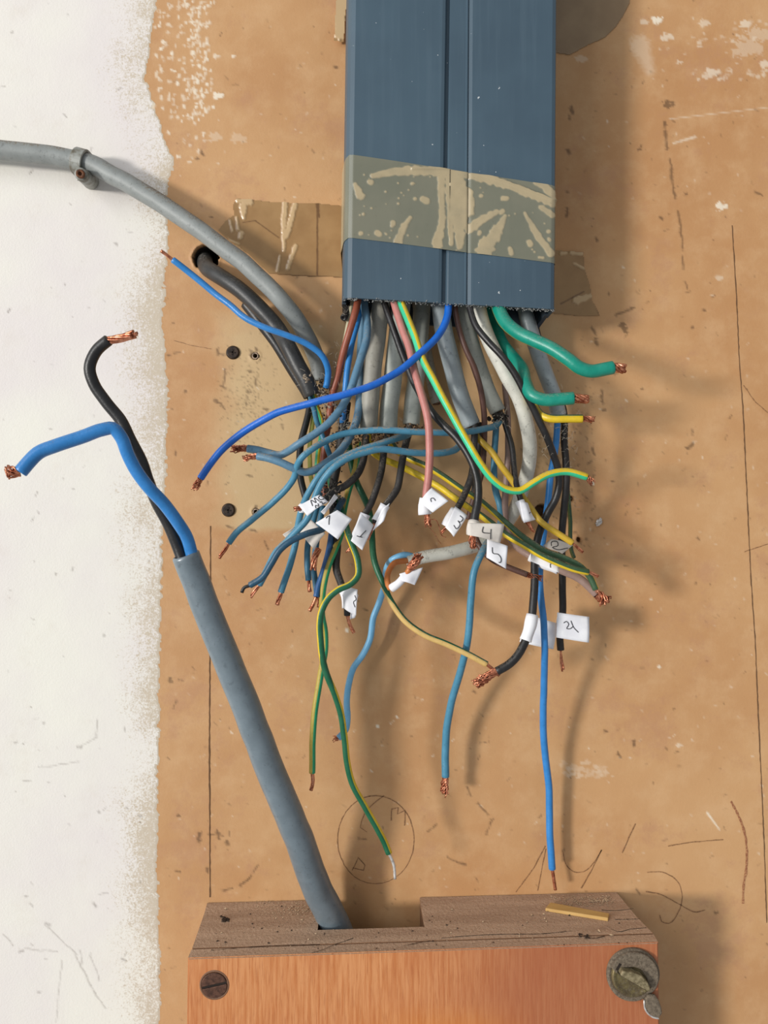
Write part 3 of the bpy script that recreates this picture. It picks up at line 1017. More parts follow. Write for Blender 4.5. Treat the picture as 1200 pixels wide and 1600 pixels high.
# ---------------------------------------------------------------- grey cable across the top left, with its clip
t = thing('sheathed_cable', 'grey cable crossing the white paint from the left edge, held by a clip', 'cable', P(0, 233, 11))
insul(t, 'sheath', [SH_R], [15, 13], [(-150, 226, 11), (-60, 228, 11), (0, 234, 11), (58, 240, 11), (117, 250, 11), (143, 257, 11.5), (178, 275, 13), (233, 307, 15), (292, 345, 18), (350, 388, 20), (382, 412, 21), (415, 443, 22), (441, 470, 22), (466, 503, 18), (485, 537, 12), (496, 567, 8), (501, 594, 7)],
      sides=24, inner=.8, jit=.0004)
g = G('clip plastic')
CLIP = g.out(g.mix(g.ramp(g.noise(200), .4, .65), lin((150, 152, 146)), lin((104, 98, 84))), .45)
g = G('rusty screw')
RUST = g.out(g.mix(g.ramp(g.noise(600), .35, .65), lin((132, 84, 54)), lin((78, 54, 42))), .75, .3)
cl = thing('cable_clip', 'grey plastic cable clip with a rusty nail, on the cable over the white paint', 'clip', P(125, 256, 0))
# strap: an arched band round the cable
cx, cy = 126, 253
axis = (P(143, 257, 11.5) - P(117, 250, 11)).normalized()
nrm = Vector((0, -1, 0))
bb = axis.cross(nrm)
ctr = P(cx, cy, 11)
V, Fc = [], []
ro, ri, hw = .0066, .0052, .0030
arc = [(-1, -1.35), (-1, -.6)] + [(-math.cos(a), math.sin(a)) for a in np.linspace(0, math.pi, 15)] + [(1, -.6), (1, -1.35)]
for (a_, b_) in arc:
    for s_, rr_ in ((-1, ro), (-1, ri), (1, ri), (1, ro)):
        kx = rr_ if abs(a_) <= 1 else rr_
        V.append(ctr + bb * (a_ * rr_) + nrm * (b_ * rr_ if b_ > 0 else b_ * .0062) + axis * (s_ * hw))
for i in range(len(arc) - 1):
    for k in range(4):
        k2_ = (k + 1) % 4
        Fc.append((i * 4 + k, i * 4 + k2_, (i + 1) * 4 + k2_, (i + 1) * 4 + k))
Fc += [(0, 1, 2, 3), tuple(len(V) - 4 + k for k in (3, 2, 1, 0))]
o = link('strap', mesh('strap', V, Fc), CLIP, cl, smooth=False)
md = o.modifiers.new('b', 'BEVEL')
md.width = .0004
md.segments = 2
# boss that takes the nail, below the cable
pn0, pn1 = P(142, 283, 1), P(126, 272, 20)
v, f, _ = tube_data([pn0, pn0.lerp(pn1, .5), pn1], [.0042, .0036, .0031], 18)
link('nail_boss', mesh('boss', v, f), CLIP, cl)
v, f, _ = tube_data([pn1 - (pn1 - pn0).normalized() * .001, pn1 + (pn1 - pn0).normalized() * .0012], [.0022, .0021], 16)
link('nail', mesh('nail', v, f), RUST, cl)

# ---------------------------------------------------------------- black cable out of the hole
t = thing('black_cable', 'black rubber cable coming out of the round hole and ending by the wire bundle', 'cable', P(322, 403, 0))
insul(t, 'sheath', [SH_K], [12.5, 13], [(318, 392, -20), (320, 404, -9), (326, 421, 5), (352, 437, 12), (381, 459, 16), (411, 487, 19), (434, 514, 20), (452, 544, 25), (466, 572, 26), (480, 598, 26), (488, 618, 25)],
      sides=22, inner=.7, jit=.0003)
insul(t, 'inner_sheath', [BLK], 9, [(384, 474, 10), (408, 505, 12), (430, 534, 13), (447, 562, 13), (462, 586, 13), (476, 608, 13), (483, 620, 13)], sides=18)

# ---------------------------------------------------------------- single wires
def gy(r, pts, label, cu=None, a=None, b=None, phase=0, stripe=8, twist=0, name='earth_wire'):
    return wire(name, label, [a or GRN, b or YEL], r, pts, cu, phase=phase, stripe=stripe, twist=twist)


# blues on the left
wire('blue_wire', 'bright blue wire sweeping in a wide arc across the cables to the far left', [BLU], 5.8,
     [(706, 400, 36), (701, 474, 38), (698, 498, 41), (686, 522, 45), (660, 549, 50), (624, 579, 54), (586, 600, 57), (540, 616, 58), (500, 626, 57), (459, 637, 54), (433, 645, 52), (415, 654, 51), (393, 667, 49), (367, 685, 47), (345, 705, 46), (327, 727, 45), (313, 748, 45)],
     ([(308, 757, 45), (302, 765, 45)], 5, 9))
wire('blue_wire', 'bright blue wire over the black cable, its bare tip pointing at the paint edge', [BLU_M], 5,
     [(509, 606, 28), (511, 596, 29), (512, 577, 32), (503, 556, 35), (481, 538, 37), (452, 525, 39), (415, 512, 40), (380, 494, 39), (360, 477, 38), (335, 458, 37), (302, 431, 38), (270, 406, 40)],
     ([(261, 399, 41), (251, 392, 42)], 2.6, 1))
wire('blue_wire', 'steel-blue wire bending to the left, upper of the two frayed tips side by side', [BLU_G], 6.2,
     [(570, 420, 28), (569, 478, 29), (573, 500, 32), (572, 530, 36), (566, 553, 39), (557, 582, 42), (545, 615, 45), (528, 644, 47), (510, 664, 48), (492, 678, 48), (465, 695, 47), (448, 706, 43), (437, 711, 41), (420, 708, 40), (400, 703, 40), (386, 701, 40)],
     ([(375, 700, 40), (362, 701, 40)], 5.4, 13, dict(splay=.6)))
wire('blue_wire', 'grey-blue wire bending to the left, lower of the two frayed tips side by side', [BLU_G], 6.2,
     [(568, 440, 14), (566, 510, 15), (563, 560, 18), (562, 600, 22), (560, 641, 28), (555, 664, 32), (545, 686, 36), (527, 710, 41), (505, 726, 45), (490, 735, 47), (476, 738, 48), (459, 732, 50), (437, 722, 50), (415, 715, 49), (402, 713, 48)],
     ([(391, 714, 48), (381, 718, 48)], 5, 11, dict(splay=.6)))
wire('blue_wire', 'mid-blue wire leaving the trunking next to the chestnut-brown wire', [BLU_M], 4.8,
     [(566, 420, 22), (563, 482, 24), (558, 505, 26), (550, 535, 29), (544, 570, 32), (540, 604, 32), (537, 635, 29), (535, 665, 24), (533, 700, 20)])
wire('blue_wire', 'dusty blue wire looping left under the cable ends, its tip lowest on the cream patch', [BLU_S], 5.2,
     [(784, 652, 20), (776, 664, 24), (760, 669, 30), (740, 673, 36), (700, 676, 42), (660, 675, 45), (620, 673, 46), (590, 672, 46), (560, 674, 46), (536, 678, 47), (510, 688, 50), (488, 701, 54), (472, 714, 54), (464, 728, 51), (460, 745, 48), (448, 763, 45), (428, 783, 43), (394, 812, 41), (368, 834, 40), (357, 849, 40)],
     ([(351, 860, 40), (342, 872, 40)], 3, 3))
wire('blue_wire', 'dusty blue wire from behind the black wire, leftmost but one of the short blue tips', [BLU_S], 5.4,
     [(722, 690, 30), (712, 702, 36), (700, 706, 40), (660, 708, 46), (620, 704, 50), (592, 702, 53), (570, 707, 55), (544, 716, 57), (522, 730, 58), (507, 748, 57), (495, 770, 55), (488, 790, 54), (481, 809, 53), (465, 828, 52), (448, 846, 51), (432, 862, 50), (423, 878, 48), (414, 896, 47), (405, 914, 46)],
     ([(399, 922, 46), (392, 934, 46)], 3.2, 3))
wire('blue_wire', 'dull blue wire curving down beside the paper tags, ends above the splayed group', [BLU_S], 5.2,
     [(642, 674, 20), (636, 680, 30), (620, 685, 38), (592, 694, 43), (560, 704, 46), (532, 717, 48), (508, 733, 50), (494, 750, 50), (481, 772, 48), (472, 793, 45), (466, 820, 42), (461, 850, 40), (454, 880, 38), (445, 907, 37), (439, 926, 37)],
     ([(437, 933, 37), (432, 945, 37)], 3.4, 3))
wire('blue_wire', 'dark petrol-blue wire with a hooked dark tip, furthest left of the short wires', [BLU_D], 5.2,
     [(536, 780, 30), (522, 806, 40), (505, 826, 50), (479, 834, 56), (457, 844, 58), (437, 860, 58), (424, 881, 57), (411, 901, 56), (390, 915, 55)],
     ([(382, 918, 55), (377, 929, 55)], 2.8, 1, dict(mat=BLK, name='tip')))
wire('blue_wire', 'short straight petrol-blue wire below the white paper flag', [BLU_T], 4.8,
     [(500, 770, 28), (490, 812, 32), (481, 851, 35), (480, 880, 36), (482, 907, 37)], ([(483, 915, 37), (484, 925, 37)], 3, 3))
wire('blue_wire', 'petrol-blue wire crossing to the right-hand of the two tips that meet', [BLU_T], 4.8,
     [(505, 790, 24), (497, 830, 26), (492, 868, 28), (490, 890, 30), (493, 910, 32), (496, 931, 34)], ([(498, 940, 34), (498, 952, 34)], 3, 3))
wire('blue_wire', 'navy wire coming from the right to the left-hand of the two tips that meet', [BLU_N], 5,
     [(524, 780, 26), (521, 810, 30), (518, 836, 33), (513, 864, 36), (505, 894, 38), (497, 918, 39), (494, 933, 40)], ([(490, 943, 40), (482, 957, 40)], 3, 1))
wire('blue_wire', 'blue wire leaving the black cable and passing behind the grey-blue ones', [BLU_T], 4.2,
     [(484, 606, 18), (486, 622, 20), (491, 641, 24), (496, 662, 28), (503, 680, 30), (510, 697, 30), (517, 715, 28), (524, 740, 24)])
wire('blue_wire', 'dark blue wire hanging behind the middle, pale blue below, with a brown frayed tip', [BLU_S], [5, 6],
     [(776, 640, 10), (775, 667, 11), (773, 703, 12), (772, 737, 13), (774, 765, 13), (781, 790, 13), (783, 812, 16), (774, 834, 24), (760, 850, 33), (752, 866, 38), (742, 890, 40), (736, 937, 38), (731, 1000, 34), (719, 1050, 26), (706, 1095, 20), (699, 1130, 16), (696, 1170, 13), (696, 1214, 12)],
     ([(695, 1225, 12), (693, 1241, 12)], 5.4, 13, dict(splay=.5)))
wire('blue_wire', 'longest blue wire, hanging straight down almost to the wooden block', [BLU_M], [5, 5.6],
     [(815, 440, 6), (835, 520, 5), (858, 590, 6), (869, 632, 10), (871, 660, 13), (870, 684, 14), (866, 712, 16), (860, 745, 18), (857, 778, 20), (854, 800, 21), (849, 838, 21), (844, 880, 24), (844, 922, 29), (849, 965, 33), (851, 1008, 33), (850, 1073, 24), (849, 1138, 17), (852, 1180, 13), (858, 1240, 10), (859, 1300, 9), (863, 1358, 8)],
     ([(865, 1372, 8), (867, 1390, 8)], 2.6, 1))
# browns
wire('brown_wire', 'chestnut-brown wire at the left corner of the trunking mouth', [BRN], 5.6,
     [(562, 420, 32), (558, 476, 34), (553, 494, 36), (545, 521, 36), (538, 546, 34), (532, 570, 31), (527, 592, 28), (521, 612, 26), (516, 640, 22), (511, 672, 20), (507, 705, 19), (505, 740, 19), (508, 775, 20)])
wire('cream_wire', 'thin cream wire just left of the chestnut-brown wire', [plastic('cream insulation', (176, 168, 138), .5, .4, .4)], 3,
     [(553, 440, 28), (549, 482, 29), (545, 500, 29), (541, 520, 28), (536, 545, 26), (530, 570, 24)])
wire('pink_wire', 'dusty pink-brown wire hanging in front of the grey cables', [PNK], 6.2,
     [(612, 400, 36), (616, 470, 38), (627, 508, 42), (640, 545, 46), (648, 580, 49), (660, 620, 52), (669, 660, 54), (671, 695, 54), (670, 740, 53), (666, 772, 53), (665, 798, 53)],
     ([(668, 808, 53), (668, 823, 53)], 4.6, 11, dict(splay=.6)))
wire('brown_wire', 'slim brown wire running down beside the shiny cool-grey cable', [BRN_D], 4.6,
     [(706, 400, 34), (710, 476, 36), (717, 512, 37), (728, 545, 37), (742, 577, 36), (751, 608, 34), (756, 640, 31), (757, 673, 28), (756, 705, 24), (753, 735, 20), (745, 765, 17), (737, 790, 16), (732, 812, 16)])
wire('brown_wire', 'grey-brown wire ending in a loose copper spray at the right', [BRN_G], [4.5, 6.6],
     [(788, 600, 12), (793, 650, 12), (794, 703, 12), (791, 753, 13), (789, 790, 14), (791, 822, 17), (802, 848, 22), (830, 869, 30), (873, 889, 36), (910, 907, 38), (932, 928, 39)],
     ([(940, 934, 39), (947, 942, 39)], 7, 17, dict(splay=.9)))
wire('brown_wire', 'short brown wire with a twisted tip, running right below the tag marked 5', [BRN_D], 4.6,
     [(738, 815, 26), (744, 842, 28), (754, 860, 30), (772, 876, 32), (792, 886, 34), (824, 898, 36)],
     ([(833, 901, 36), (847, 903, 36)], 4.6, 9, dict(splay=.25)))
# greens and earths
wire('green_wire', 'thick green conductor reaching furthest right', [TEAL, YEL], 10.5,
     [(770, 400, 36), (778, 478, 38), (788, 501, 42), (808, 519, 47), (837, 533, 52), (865, 546, 56), (888, 562, 59), (906, 575, 60), (925, 580, 60), (944, 577, 60), (959, 574, 60)],
     ([(968, 575, 60), (977, 576, 60)], 7.6, 7, dict(splay=.12)), stripe=3, phase=112, cat='wire')
wire('green_wire', 'thick green conductor bent in an elbow, below the longer green one', [TEAL], 10,
     [(760, 420, 14), (772, 500, 20), (786, 540, 28), (802, 560, 34), (816, 578, 40), (822, 600, 46), (832, 618, 50), (851, 625, 52), (872, 624, 53), (897, 622, 54)],
     ([(907, 623, 54), (919, 624, 54)], 7.2, 7, dict(splay=.12)))
gy(6.4, [(826, 606, 32), (831, 622, 36), (837, 638, 40), (846, 649, 43), (860, 654, 45), (883, 654, 46), (911, 654, 47)],
   'short yellow wire with a green stripe, right under the green elbow', ([(919, 655, 47), (928, 656, 47)], 5, 11, dict(splay=.35)), GRN_D, YEL, phase=52, stripe=9)
gy(5.8, [(620, 400, 36), (626, 470, 39), (636, 496, 43), (650, 531, 47), (660, 560, 50), (676, 592, 53), (692, 622, 56), (714, 662, 58), (732, 694, 60), (752, 726, 61), (772, 751, 61), (792, 765, 60), (812, 767, 59), (832, 755, 59), (858, 741, 58), (884, 737, 57), (917, 745, 56)],
   'long bright yellow-and-green wire with an upward wave to the right', ([(921, 749, 56), (926, 754, 56)], 4.6, 9, dict(splay=.5)), plastic('mint green stripe', (50, 190, 140), .38, .2, .15), YEL, phase=-82, stripe=8)
gy(5, [(738, 668, 24), (745, 682, 27), (767, 704, 30), (784, 729, 31), (801, 752, 31), (815, 774, 31), (829, 794, 33), (846, 816, 36), (870, 833, 38), (895, 849, 39)],
   'aged yellow wire running to a single bare tip near the tag marked 2', ([(902, 855, 39), (911, 863, 39)], 2.6, 2, dict(splay=.1)), GRN_OLD, plastic('mustard stripe', (196, 160, 44), .45, .3, .3), phase=-20, stripe=11)
gy(5, [(606, 672, 20), (611, 690, 22), (622, 706, 24), (642, 718, 27), (666, 728, 29), (692, 744, 30), (720, 763, 31), (748, 781, 32), (770, 799, 33), (793, 819, 36), (821, 842, 40), (851, 861, 42), (884, 873, 43), (908, 886, 43), (922, 902, 43), (931, 921, 43)],
   'upper of the two long green-and-yellow wires slanting down to the right', ([(933, 924, 43), (935, 928, 43)], 3, 3), GRN_OLD, YEL, phase=[(0, 95), (.5, 105), (.75, 180), (1, 230)], stripe=8)
gy(5.2, [(576, 676, 24), (584, 708, 25), (600, 718, 26), (622, 727, 28), (650, 740, 30), (680, 757, 33), (710, 778, 36), (740, 798, 38), (766, 816, 40), (790, 835, 44), (820, 853, 47), (850, 870, 48), (880, 883, 48), (900, 890, 48), (919, 894, 47)],
   'lower of the two long green-and-yellow wires slanting down to the right', ([(927, 897, 47), (935, 900, 47)], 3, 3), GRN_OLD, YEL, phase=[(0, 10), (.45, 30), (.6, 95), (1, 110)], stripe=8)
gy(5, [(560, 690, 10), (556, 730, 10), (545, 765, 14), (536, 805, 24), (533, 835, 32), (524, 858, 36), (514, 882, 38), (507, 908, 39), (503, 935, 39), (503, 960, 36), (508, 990, 32), (508, 1015, 31), (503, 1045, 32), (496, 1085, 33), (490, 1130, 33), (488, 1175, 32), (488, 1208, 32)],
   'shorter yellow-green wire of the hanging pair, bare tip pointing straight down', ([(489, 1220, 32), (486, 1238, 32)], 3, 1), GRN, YEL_OLD, phase=[(0, 70), (.6, 84), (1, 80)], stripe=8)
gy(5.2, [(512, 735, 22), (520, 765, 26), (530, 788, 31), (537, 808, 36), (544, 834, 42), (551, 853, 46), (559, 877, 48), (559, 900, 49), (548, 912, 50), (528, 922, 51), (512, 936, 51), (503, 953, 51), (500, 972, 50), (501, 1000, 49), (503, 1022, 48), (510, 1052, 46), (523, 1085, 44), (533, 1115, 42), (538, 1150, 40), (542, 1188, 38), (550, 1222, 36), (570, 1260, 33), (590, 1295, 30), (602, 1318, 28), (608, 1334, 28)],
   'longest green-and-yellow wire, twisting down to a white tip inside the pencilled circle', ([(615, 1350, 28), (618, 1373, 28)], 2.4, 1, dict(mat=TIN, name='tip')), GRN_D, YEL, phase=[(0, 180), (.12, 108), (.48, 100), (.56, 258), (1, 262)], stripe=6)
gy(5, [(545, 690, 8), (549, 725, 9), (556, 751, 10), (566, 772, 12), (575, 792, 15), (580, 815, 20), (581, 840, 25), (586, 880, 30), (597, 908, 32), (612, 941, 33), (632, 969, 34), (660, 990, 35), (695, 1005, 36), (730, 1021, 37), (761, 1038, 38)],
   'dark green wire with a faded stripe, curving right to touch the flattened copper', ([(771, 1047, 38), (782, 1058, 38)], 2.8, 1), GRN_D, YEL_TAN, phase=[(0, 180), (.5, 180), (.62, 40), (1, 25)], stripe=6)
gy(3.8, [(487, 606, 14), (492, 620, 16), (496, 638, 18), (502, 657, 21), (502, 682, 24), (497, 706, 26), (495, 730, 26), (498, 760, 24)],
   'green wire with yellow stripe in the left bundle, right of the paler one', None, GRN, YEL, phase=-70, stripe=6)
gy(3.6, [(494, 612, 10), (492, 640, 11), (487, 668, 13), (484, 697, 14), (484, 718, 15), (485, 742, 16), (491, 765, 16)],
   'pale yellow-green wire in the left bundle, beside the black wire', None, plastic('pale green', (120, 176, 108), .5, .3, .3), plastic('pale yellow', (214, 208, 104), .5, .3, .3), phase=30, stripe=9)
gy(3.2, [(886, 752, 10), (889, 786, 10), (891, 812, 10), (891, 840, 12), (893, 860, 14), (897, 872, 16)],
   'thin dull green wire behind the long black one at the right', None, GRN_OLD, plastic('dull green edge', (120, 140, 84), .5, .3, .3), phase=60, stripe=5)
# blacks
wire('black_wire', 'black wire in the left bundle, bowed outwards over the cream patch', [BLK], 5.4,
     [(487, 612, 10), (484, 634, 12), (477, 666, 15), (470, 692, 17), (468, 715, 18), (469, 744, 20), (477, 777, 22), (484, 805, 24)])
wire('black_wire', 'dust-covered black wire through the tag with a stray mark, bare tip below', [BLK_D], [7.5, 5.2],
     [(541, 628, 22), (537, 660, 24), (533, 690, 26), (527, 725, 28), (520, 760, 30), (521, 800, 32), (527, 850, 34), (526, 890, 36), (533, 912, 38), (541, 936, 40), (543, 962, 40)],
     ([(546, 974, 40), (553, 989, 40)], 2.8, 1))
wire('black_wire', 'black wire hooking left below the leftmost grey cable end', [BLK_D], 5.6,
     [(572, 680, 30), (570, 702, 33), (567, 722, 35), (556, 745, 37), (540, 759, 38), (522, 768, 38), (505, 782, 38), (488, 792, 42), (474, 794, 48)],
     ([(463, 795, 50), (456, 797, 50)], 4, 2, dict(splay=.1)))
wire('black_wire', 'black wire into the left of the two upright tags below the pale-grey cables', [BLK_D], 5.4,
     [(603, 672, 24), (600, 700, 30), (596, 735, 36), (588, 765, 39), (578, 790, 41), (568, 808, 42), (556, 840, 42)], ([(548, 856, 42), (541, 864, 42)], 2.6, 2))
wire('black_wire', 'elbowed black wire into the right-hand of the two upright tags', [BLK_D], 5.6,
     [(641, 660, 18), (637, 682, 26), (630, 712, 34), (625, 742, 39), (620, 765, 41), (607, 784, 43), (596, 798, 44), (586, 818, 45)], ([(581, 827, 46), (574, 843, 46)], 3.2, 3))
wire('black_wire', 'glossy black wire leading to the tag marked 4', [BLK], [5, 6.8],
     [(594, 400, 30), (600, 470, 33), (612, 506, 36), (624, 541, 38), (636, 572, 40), (652, 607, 43), (672, 640, 46), (694, 665, 49), (716, 688, 52), (732, 712, 54), (742, 734, 55), (747, 758, 55), (747, 782, 55), (742, 806, 56), (738, 836, 57)],
     ([(738, 843, 57), (741, 857, 57)], 5.4, 13, dict(splay=.4)))
wire('black_wire', 'short black wire leading to the tag marked 3', [BLK_D], 5.4,
     [(742, 660, 28), (741, 690, 30), (740, 718, 33), (736, 745, 38), (728, 768, 42), (717, 790, 46), (707, 808, 48), (698, 822, 48)], ([(694, 828, 48), (690, 833, 48)], 2.6, 2))
wire('black_wire', 'black wire hidden behind the brown one below the shiny grey cable', [BLK_D], 4.6,
     [(748, 660, 18), (748, 690, 18), (746, 715, 18), (744, 745, 17), (740, 770, 15)])
wire('black_wire', 'long black wire crossing right then left, through a tag to flattened copper', [BLK], [5, 6.8],
     [(730, 400, 38), (734, 480, 40), (742, 506, 43), (762, 533, 46), (785, 557, 48), (803, 582, 48), (820, 613, 47), (837, 646, 45), (853, 680, 42), (864, 708, 38), (872, 734, 35), (874, 756, 33), (868, 780, 32), (857, 800, 31), (845, 826, 31), (838, 850, 32), (835, 885, 34), (835, 911, 36), (833, 943, 38), (829, 975, 40), (821, 1002, 41), (809, 1023, 42), (792, 1040, 42), (776, 1049, 42)],
     ([(766, 1054, 42), (752, 1063, 42), (740, 1070, 42)], 6.5, 17, dict(splay=.35)))
wire('black_wire', 'black wire ending in the small twisted tag beside the aged yellow wire', [BLK], 4.6,
     [(786, 648, 20), (791, 668, 21), (799, 694, 24), (803, 728, 28), (806, 752, 32), (813, 778, 36), (819, 800, 38), (823, 814, 38)], ([(828, 822, 38), (835, 832, 38)], 3.6, 3, dict(splay=.5)))
wire('black_wire', 'straight black wire at the right, through the square tag, bare tip below', [BLK_D], 5.6,
     [(822, 440, 4), (844, 540, 3.5), (868, 610, 5), (880, 640, 8), (882, 662, 10), (882, 692, 11), (884, 722, 12), (885, 752, 13), (882, 787, 14), (878, 830, 16), (878, 870, 18), (879, 911, 20), (879, 954, 22), (875, 997, 22), (876, 1016, 22)],
     ([(877, 1030, 22), (880, 1049, 22)], 2.8, 2, dict(splay=.05)))
wire('black_wire', 'black wire lying in the dark left corner of the trunking mouth', [BLK], 5.5,
     [(560, 430, 20), (556, 466, 22), (548, 478, 26), (540, 492, 30), (537, 497, 32)])

# bare loose strands and offcuts
t = thing('copper_strand', 'short bundle of dark bare copper strands hanging under the lower white flag', 'wire', P(496, 857, 44))
copper(t, [(498, 858, 42), (492, 870, 44), (489, 891, 44)], 5, 7, .1)
t = thing('copper_strand', 'hair-thin copper filament curling beside the tag marked 3', 'wire', P(668, 812, 53))
copper(t, [(668, 812, 53), (680, 812, 50), (686, 822, 46), (692, 838, 44), (700, 840, 44)], .7, 1)
t = thing('copper_strand', 'hair-thin copper filament hanging down the board under the pink wire', 'wire', P(668, 822, 50))
copper(t, [(668, 822, 50), (678, 832, 40), (684, 843, 30), (690, 850, 10)], .5, 1)

# crumbled black clump at the end of the pale cable
g = G('crumbled black rubber')
CRUMB = g.out(g.mix(g.ramp(g.noise(900), .4, .65), lin((30, 27, 25)), lin((74, 66, 58))), .8)
V, Fc = [], []
for k in range(60):
    c0 = P(R.gauss(780, 5), R.gauss(651, 4), R.uniform(12, 24))
    bm = bmesh.new()
    bmesh.ops.create_icosphere(bm, subdivisions=1, radius=R.uniform(.0006, .0015))
    o_ = len(V)
    for v_ in bm.verts:
        V.append(c0 + v_.co * R.uniform(.6, 1.3))
    Fc += [tuple(o_ + q_.index for q_ in fc.verts) for fc in bm.faces]
    bm.free()
o = link('rubber_clump', mesh('clump', V, Fc), CRUMB, smooth=False)
tag(o, 'crumbled black clump hanging on the cut end of a pale cable', 'debris')
o['kind'] = 'stuff'

g = G('brown crumbled dirt')
DIRT = g.out(g.mix(g.ramp(g.noise(900), .4, .65), lin((84, 60, 42)), lin((150, 118, 84))), .95)
g = G('pale plaster dirt')
PLAS = g.out(g.mix(g.ramp(g.noise(900), .4, .65), lin((176, 160, 140)), lin((104, 84, 66))), .95)
for (lb, mt, spots) in [('brown crumbled dirt clinging below the two leftmost grey cable ends', DIRT, [(590, 684, 20, 5, 26, 110), (566, 690, 8, 8, 26, 40), (646, 668, 9, 3, 20, 34)]),
                        ('pale plaster-like dirt caked where the black and grey cables end', PLAS, [(508, 614, 6, 10, 22, 90), (516, 640, 8, 12, 20, 60), (478, 592, 5, 5, 30, 16), (528, 575, 5, 6, 14, 24), (524, 690, 5, 20, 16, 50)]),
                        ('dark grime on the bundle above the top left paper tag', CRUMB, [(520, 765, 9, 9, 34, 60), (534, 690, 6, 26, 26, 80), (505, 600, 4, 4, 14, 16)])]:
    V, Fc = [], []
    for (cx, cy, sx, sy, dd, n) in spots:
        for k in range(n):
            c0 = P(R.gauss(cx, sx), R.gauss(cy, sy), max(1, R.gauss(dd, 4)))
            bm = bmesh.new()
            bmesh.ops.create_icosphere(bm, subdivisions=1, radius=R.uniform(.0002, .0009))
            o_ = len(V)
            for v_ in bm.verts:
                V.append(c0 + v_.co * R.uniform(.5, 1.4))
            Fc += [tuple(o_ + q_.index for q_ in fc.verts) for fc in bm.faces]
            bm.free()
    o = link('dirt_clump', mesh('clump', V, Fc), mt, smooth=False)
    tag(o, lb, 'debris')
    o['kind'] = 'stuff'

# cobwebs and dust fibres caught in the bundles
g = G('dust fibre')
FIB = g.out(lin((168, 158, 142)), .8)
V, Fc = [], []
for (cx, cy, sx, sy, d0, n) in [(512, 628, 10, 12, 30, 70), (480, 590, 12, 8, 34, 10), (540, 665, 8, 18, 34, 60), (530, 560, 8, 14, 12, 40),
                                (590, 684, 26, 6, 22, 60), (884, 670, 7, 30, 18, 70), (890, 780, 5, 8, 8, 20), (780, 650, 8, 6, 26, 20), (520, 775, 12, 10, 44, 30),
                                (850, 690, 10, 20, 46, 14), (545, 482, 8, 8, 30, 24)]:
    for k in range(n):
        p = P(R.gauss(cx, sx), R.gauss(cy, sy), max(1, d0 + R.uniform(-6, 6)))
        a = R.uniform(0, 6.28)
        dv = Vector((math.cos(a), R.uniform(-.3, .3), math.sin(a))) * R.uniform(.0008, .0035)
        bend = Vector((R.uniform(-1, 1), R.uniform(-1, 1), R.uniform(-1, 1))) * .0008
        w_ = Vector((-math.sin(a), 0, math.cos(a))) * .00005
        o_ = len(V)
        V += [p - w_, p + w_, p + dv * .5 + bend + w_, p + dv * .5 + bend - w_, p + dv + w_, p + dv - w_]
        Fc += [(o_, o_ + 1, o_ + 2, o_ + 3), (o_ + 3, o_ + 2, o_ + 4, o_ + 5)]
o = link('dust_fibres', mesh('fibres', V, Fc), FIB, smooth=False)
tag(o, 'grey dust fibres and cobweb caught between the wires', 'dust')
o['kind'] = 'stuff'

# ---------------------------------------------------------------- paper tags
g = G('white paper')
PAPER = g.out(g.mix(g.ramp(g.noise(120), .35, .7), lin((240, 240, 243)), lin((226, 226, 232))), .7, spec=.3)
g = G('greyed paper')
PAPER_G = g.out(g.mix(g.ramp(g.noise(120), .35, .7), lin((226, 218, 208)), lin((208, 200, 192))), .7, spec=.3)
g = G('pen ink')
INK = g.out(lin((34, 34, 40)), .5)


def sheet(c4, curl=.6, nu=10, nv=8, cseed=0, thick=.00018):
    """four corners (px,py,d): TL TR BR BL -> curved thin sheet; returns mesh data and a uv sampler"""
    q = [P(*c_) for c_ in c4]
    nrm_ = (q[1] - q[0]).cross(q[3] - q[0]).normalized()
    if nrm_.y > 0:
        nrm_ = -nrm_

    def S(u, v_):
        p = q[0].lerp(q[1], u).lerp(q[3].lerp(q[2], u), v_)
        b = math.sin(math.pi * u) * curl + .35 * math.sin(2 * math.pi * u + cseed) * math.sin(2.5 * v_ + cseed * 2) + .3 * math.sin(5 * u * v_ + cseed)
        return p + nrm_ * b * .001
    v, f = [], []
    for s_ in (1, -1):
        for j in range(nv + 1):
            for i in range(nu + 1):
                v.append(S(i / nu, j / nv) + nrm_ * thick * .5 * s_)
    W = nu + 1
    off = (nv + 1) * W
    for j in range(nv):
        for i in range(nu):
            a = j * W + i
            f.append((a, a + W, a + W + 1, a + 1))
            f.append((off + a, off + a + 1, off + a + W + 1, off + a + W))
    rim = [j * W for j in range(nv + 1)] + [nv * W + i for i in range(1, nu + 1)] + [j * W + nu for j in range(nv - 1, -1, -1)] + [i for i in range(nu - 1, 0, -1)]
    for k in range(len(rim)):
        a, b = rim[k], rim[(k + 1) % len(rim)]
        f.append((a, b, off + b, off + a)[::-1])
    return v, f, S, nrm_


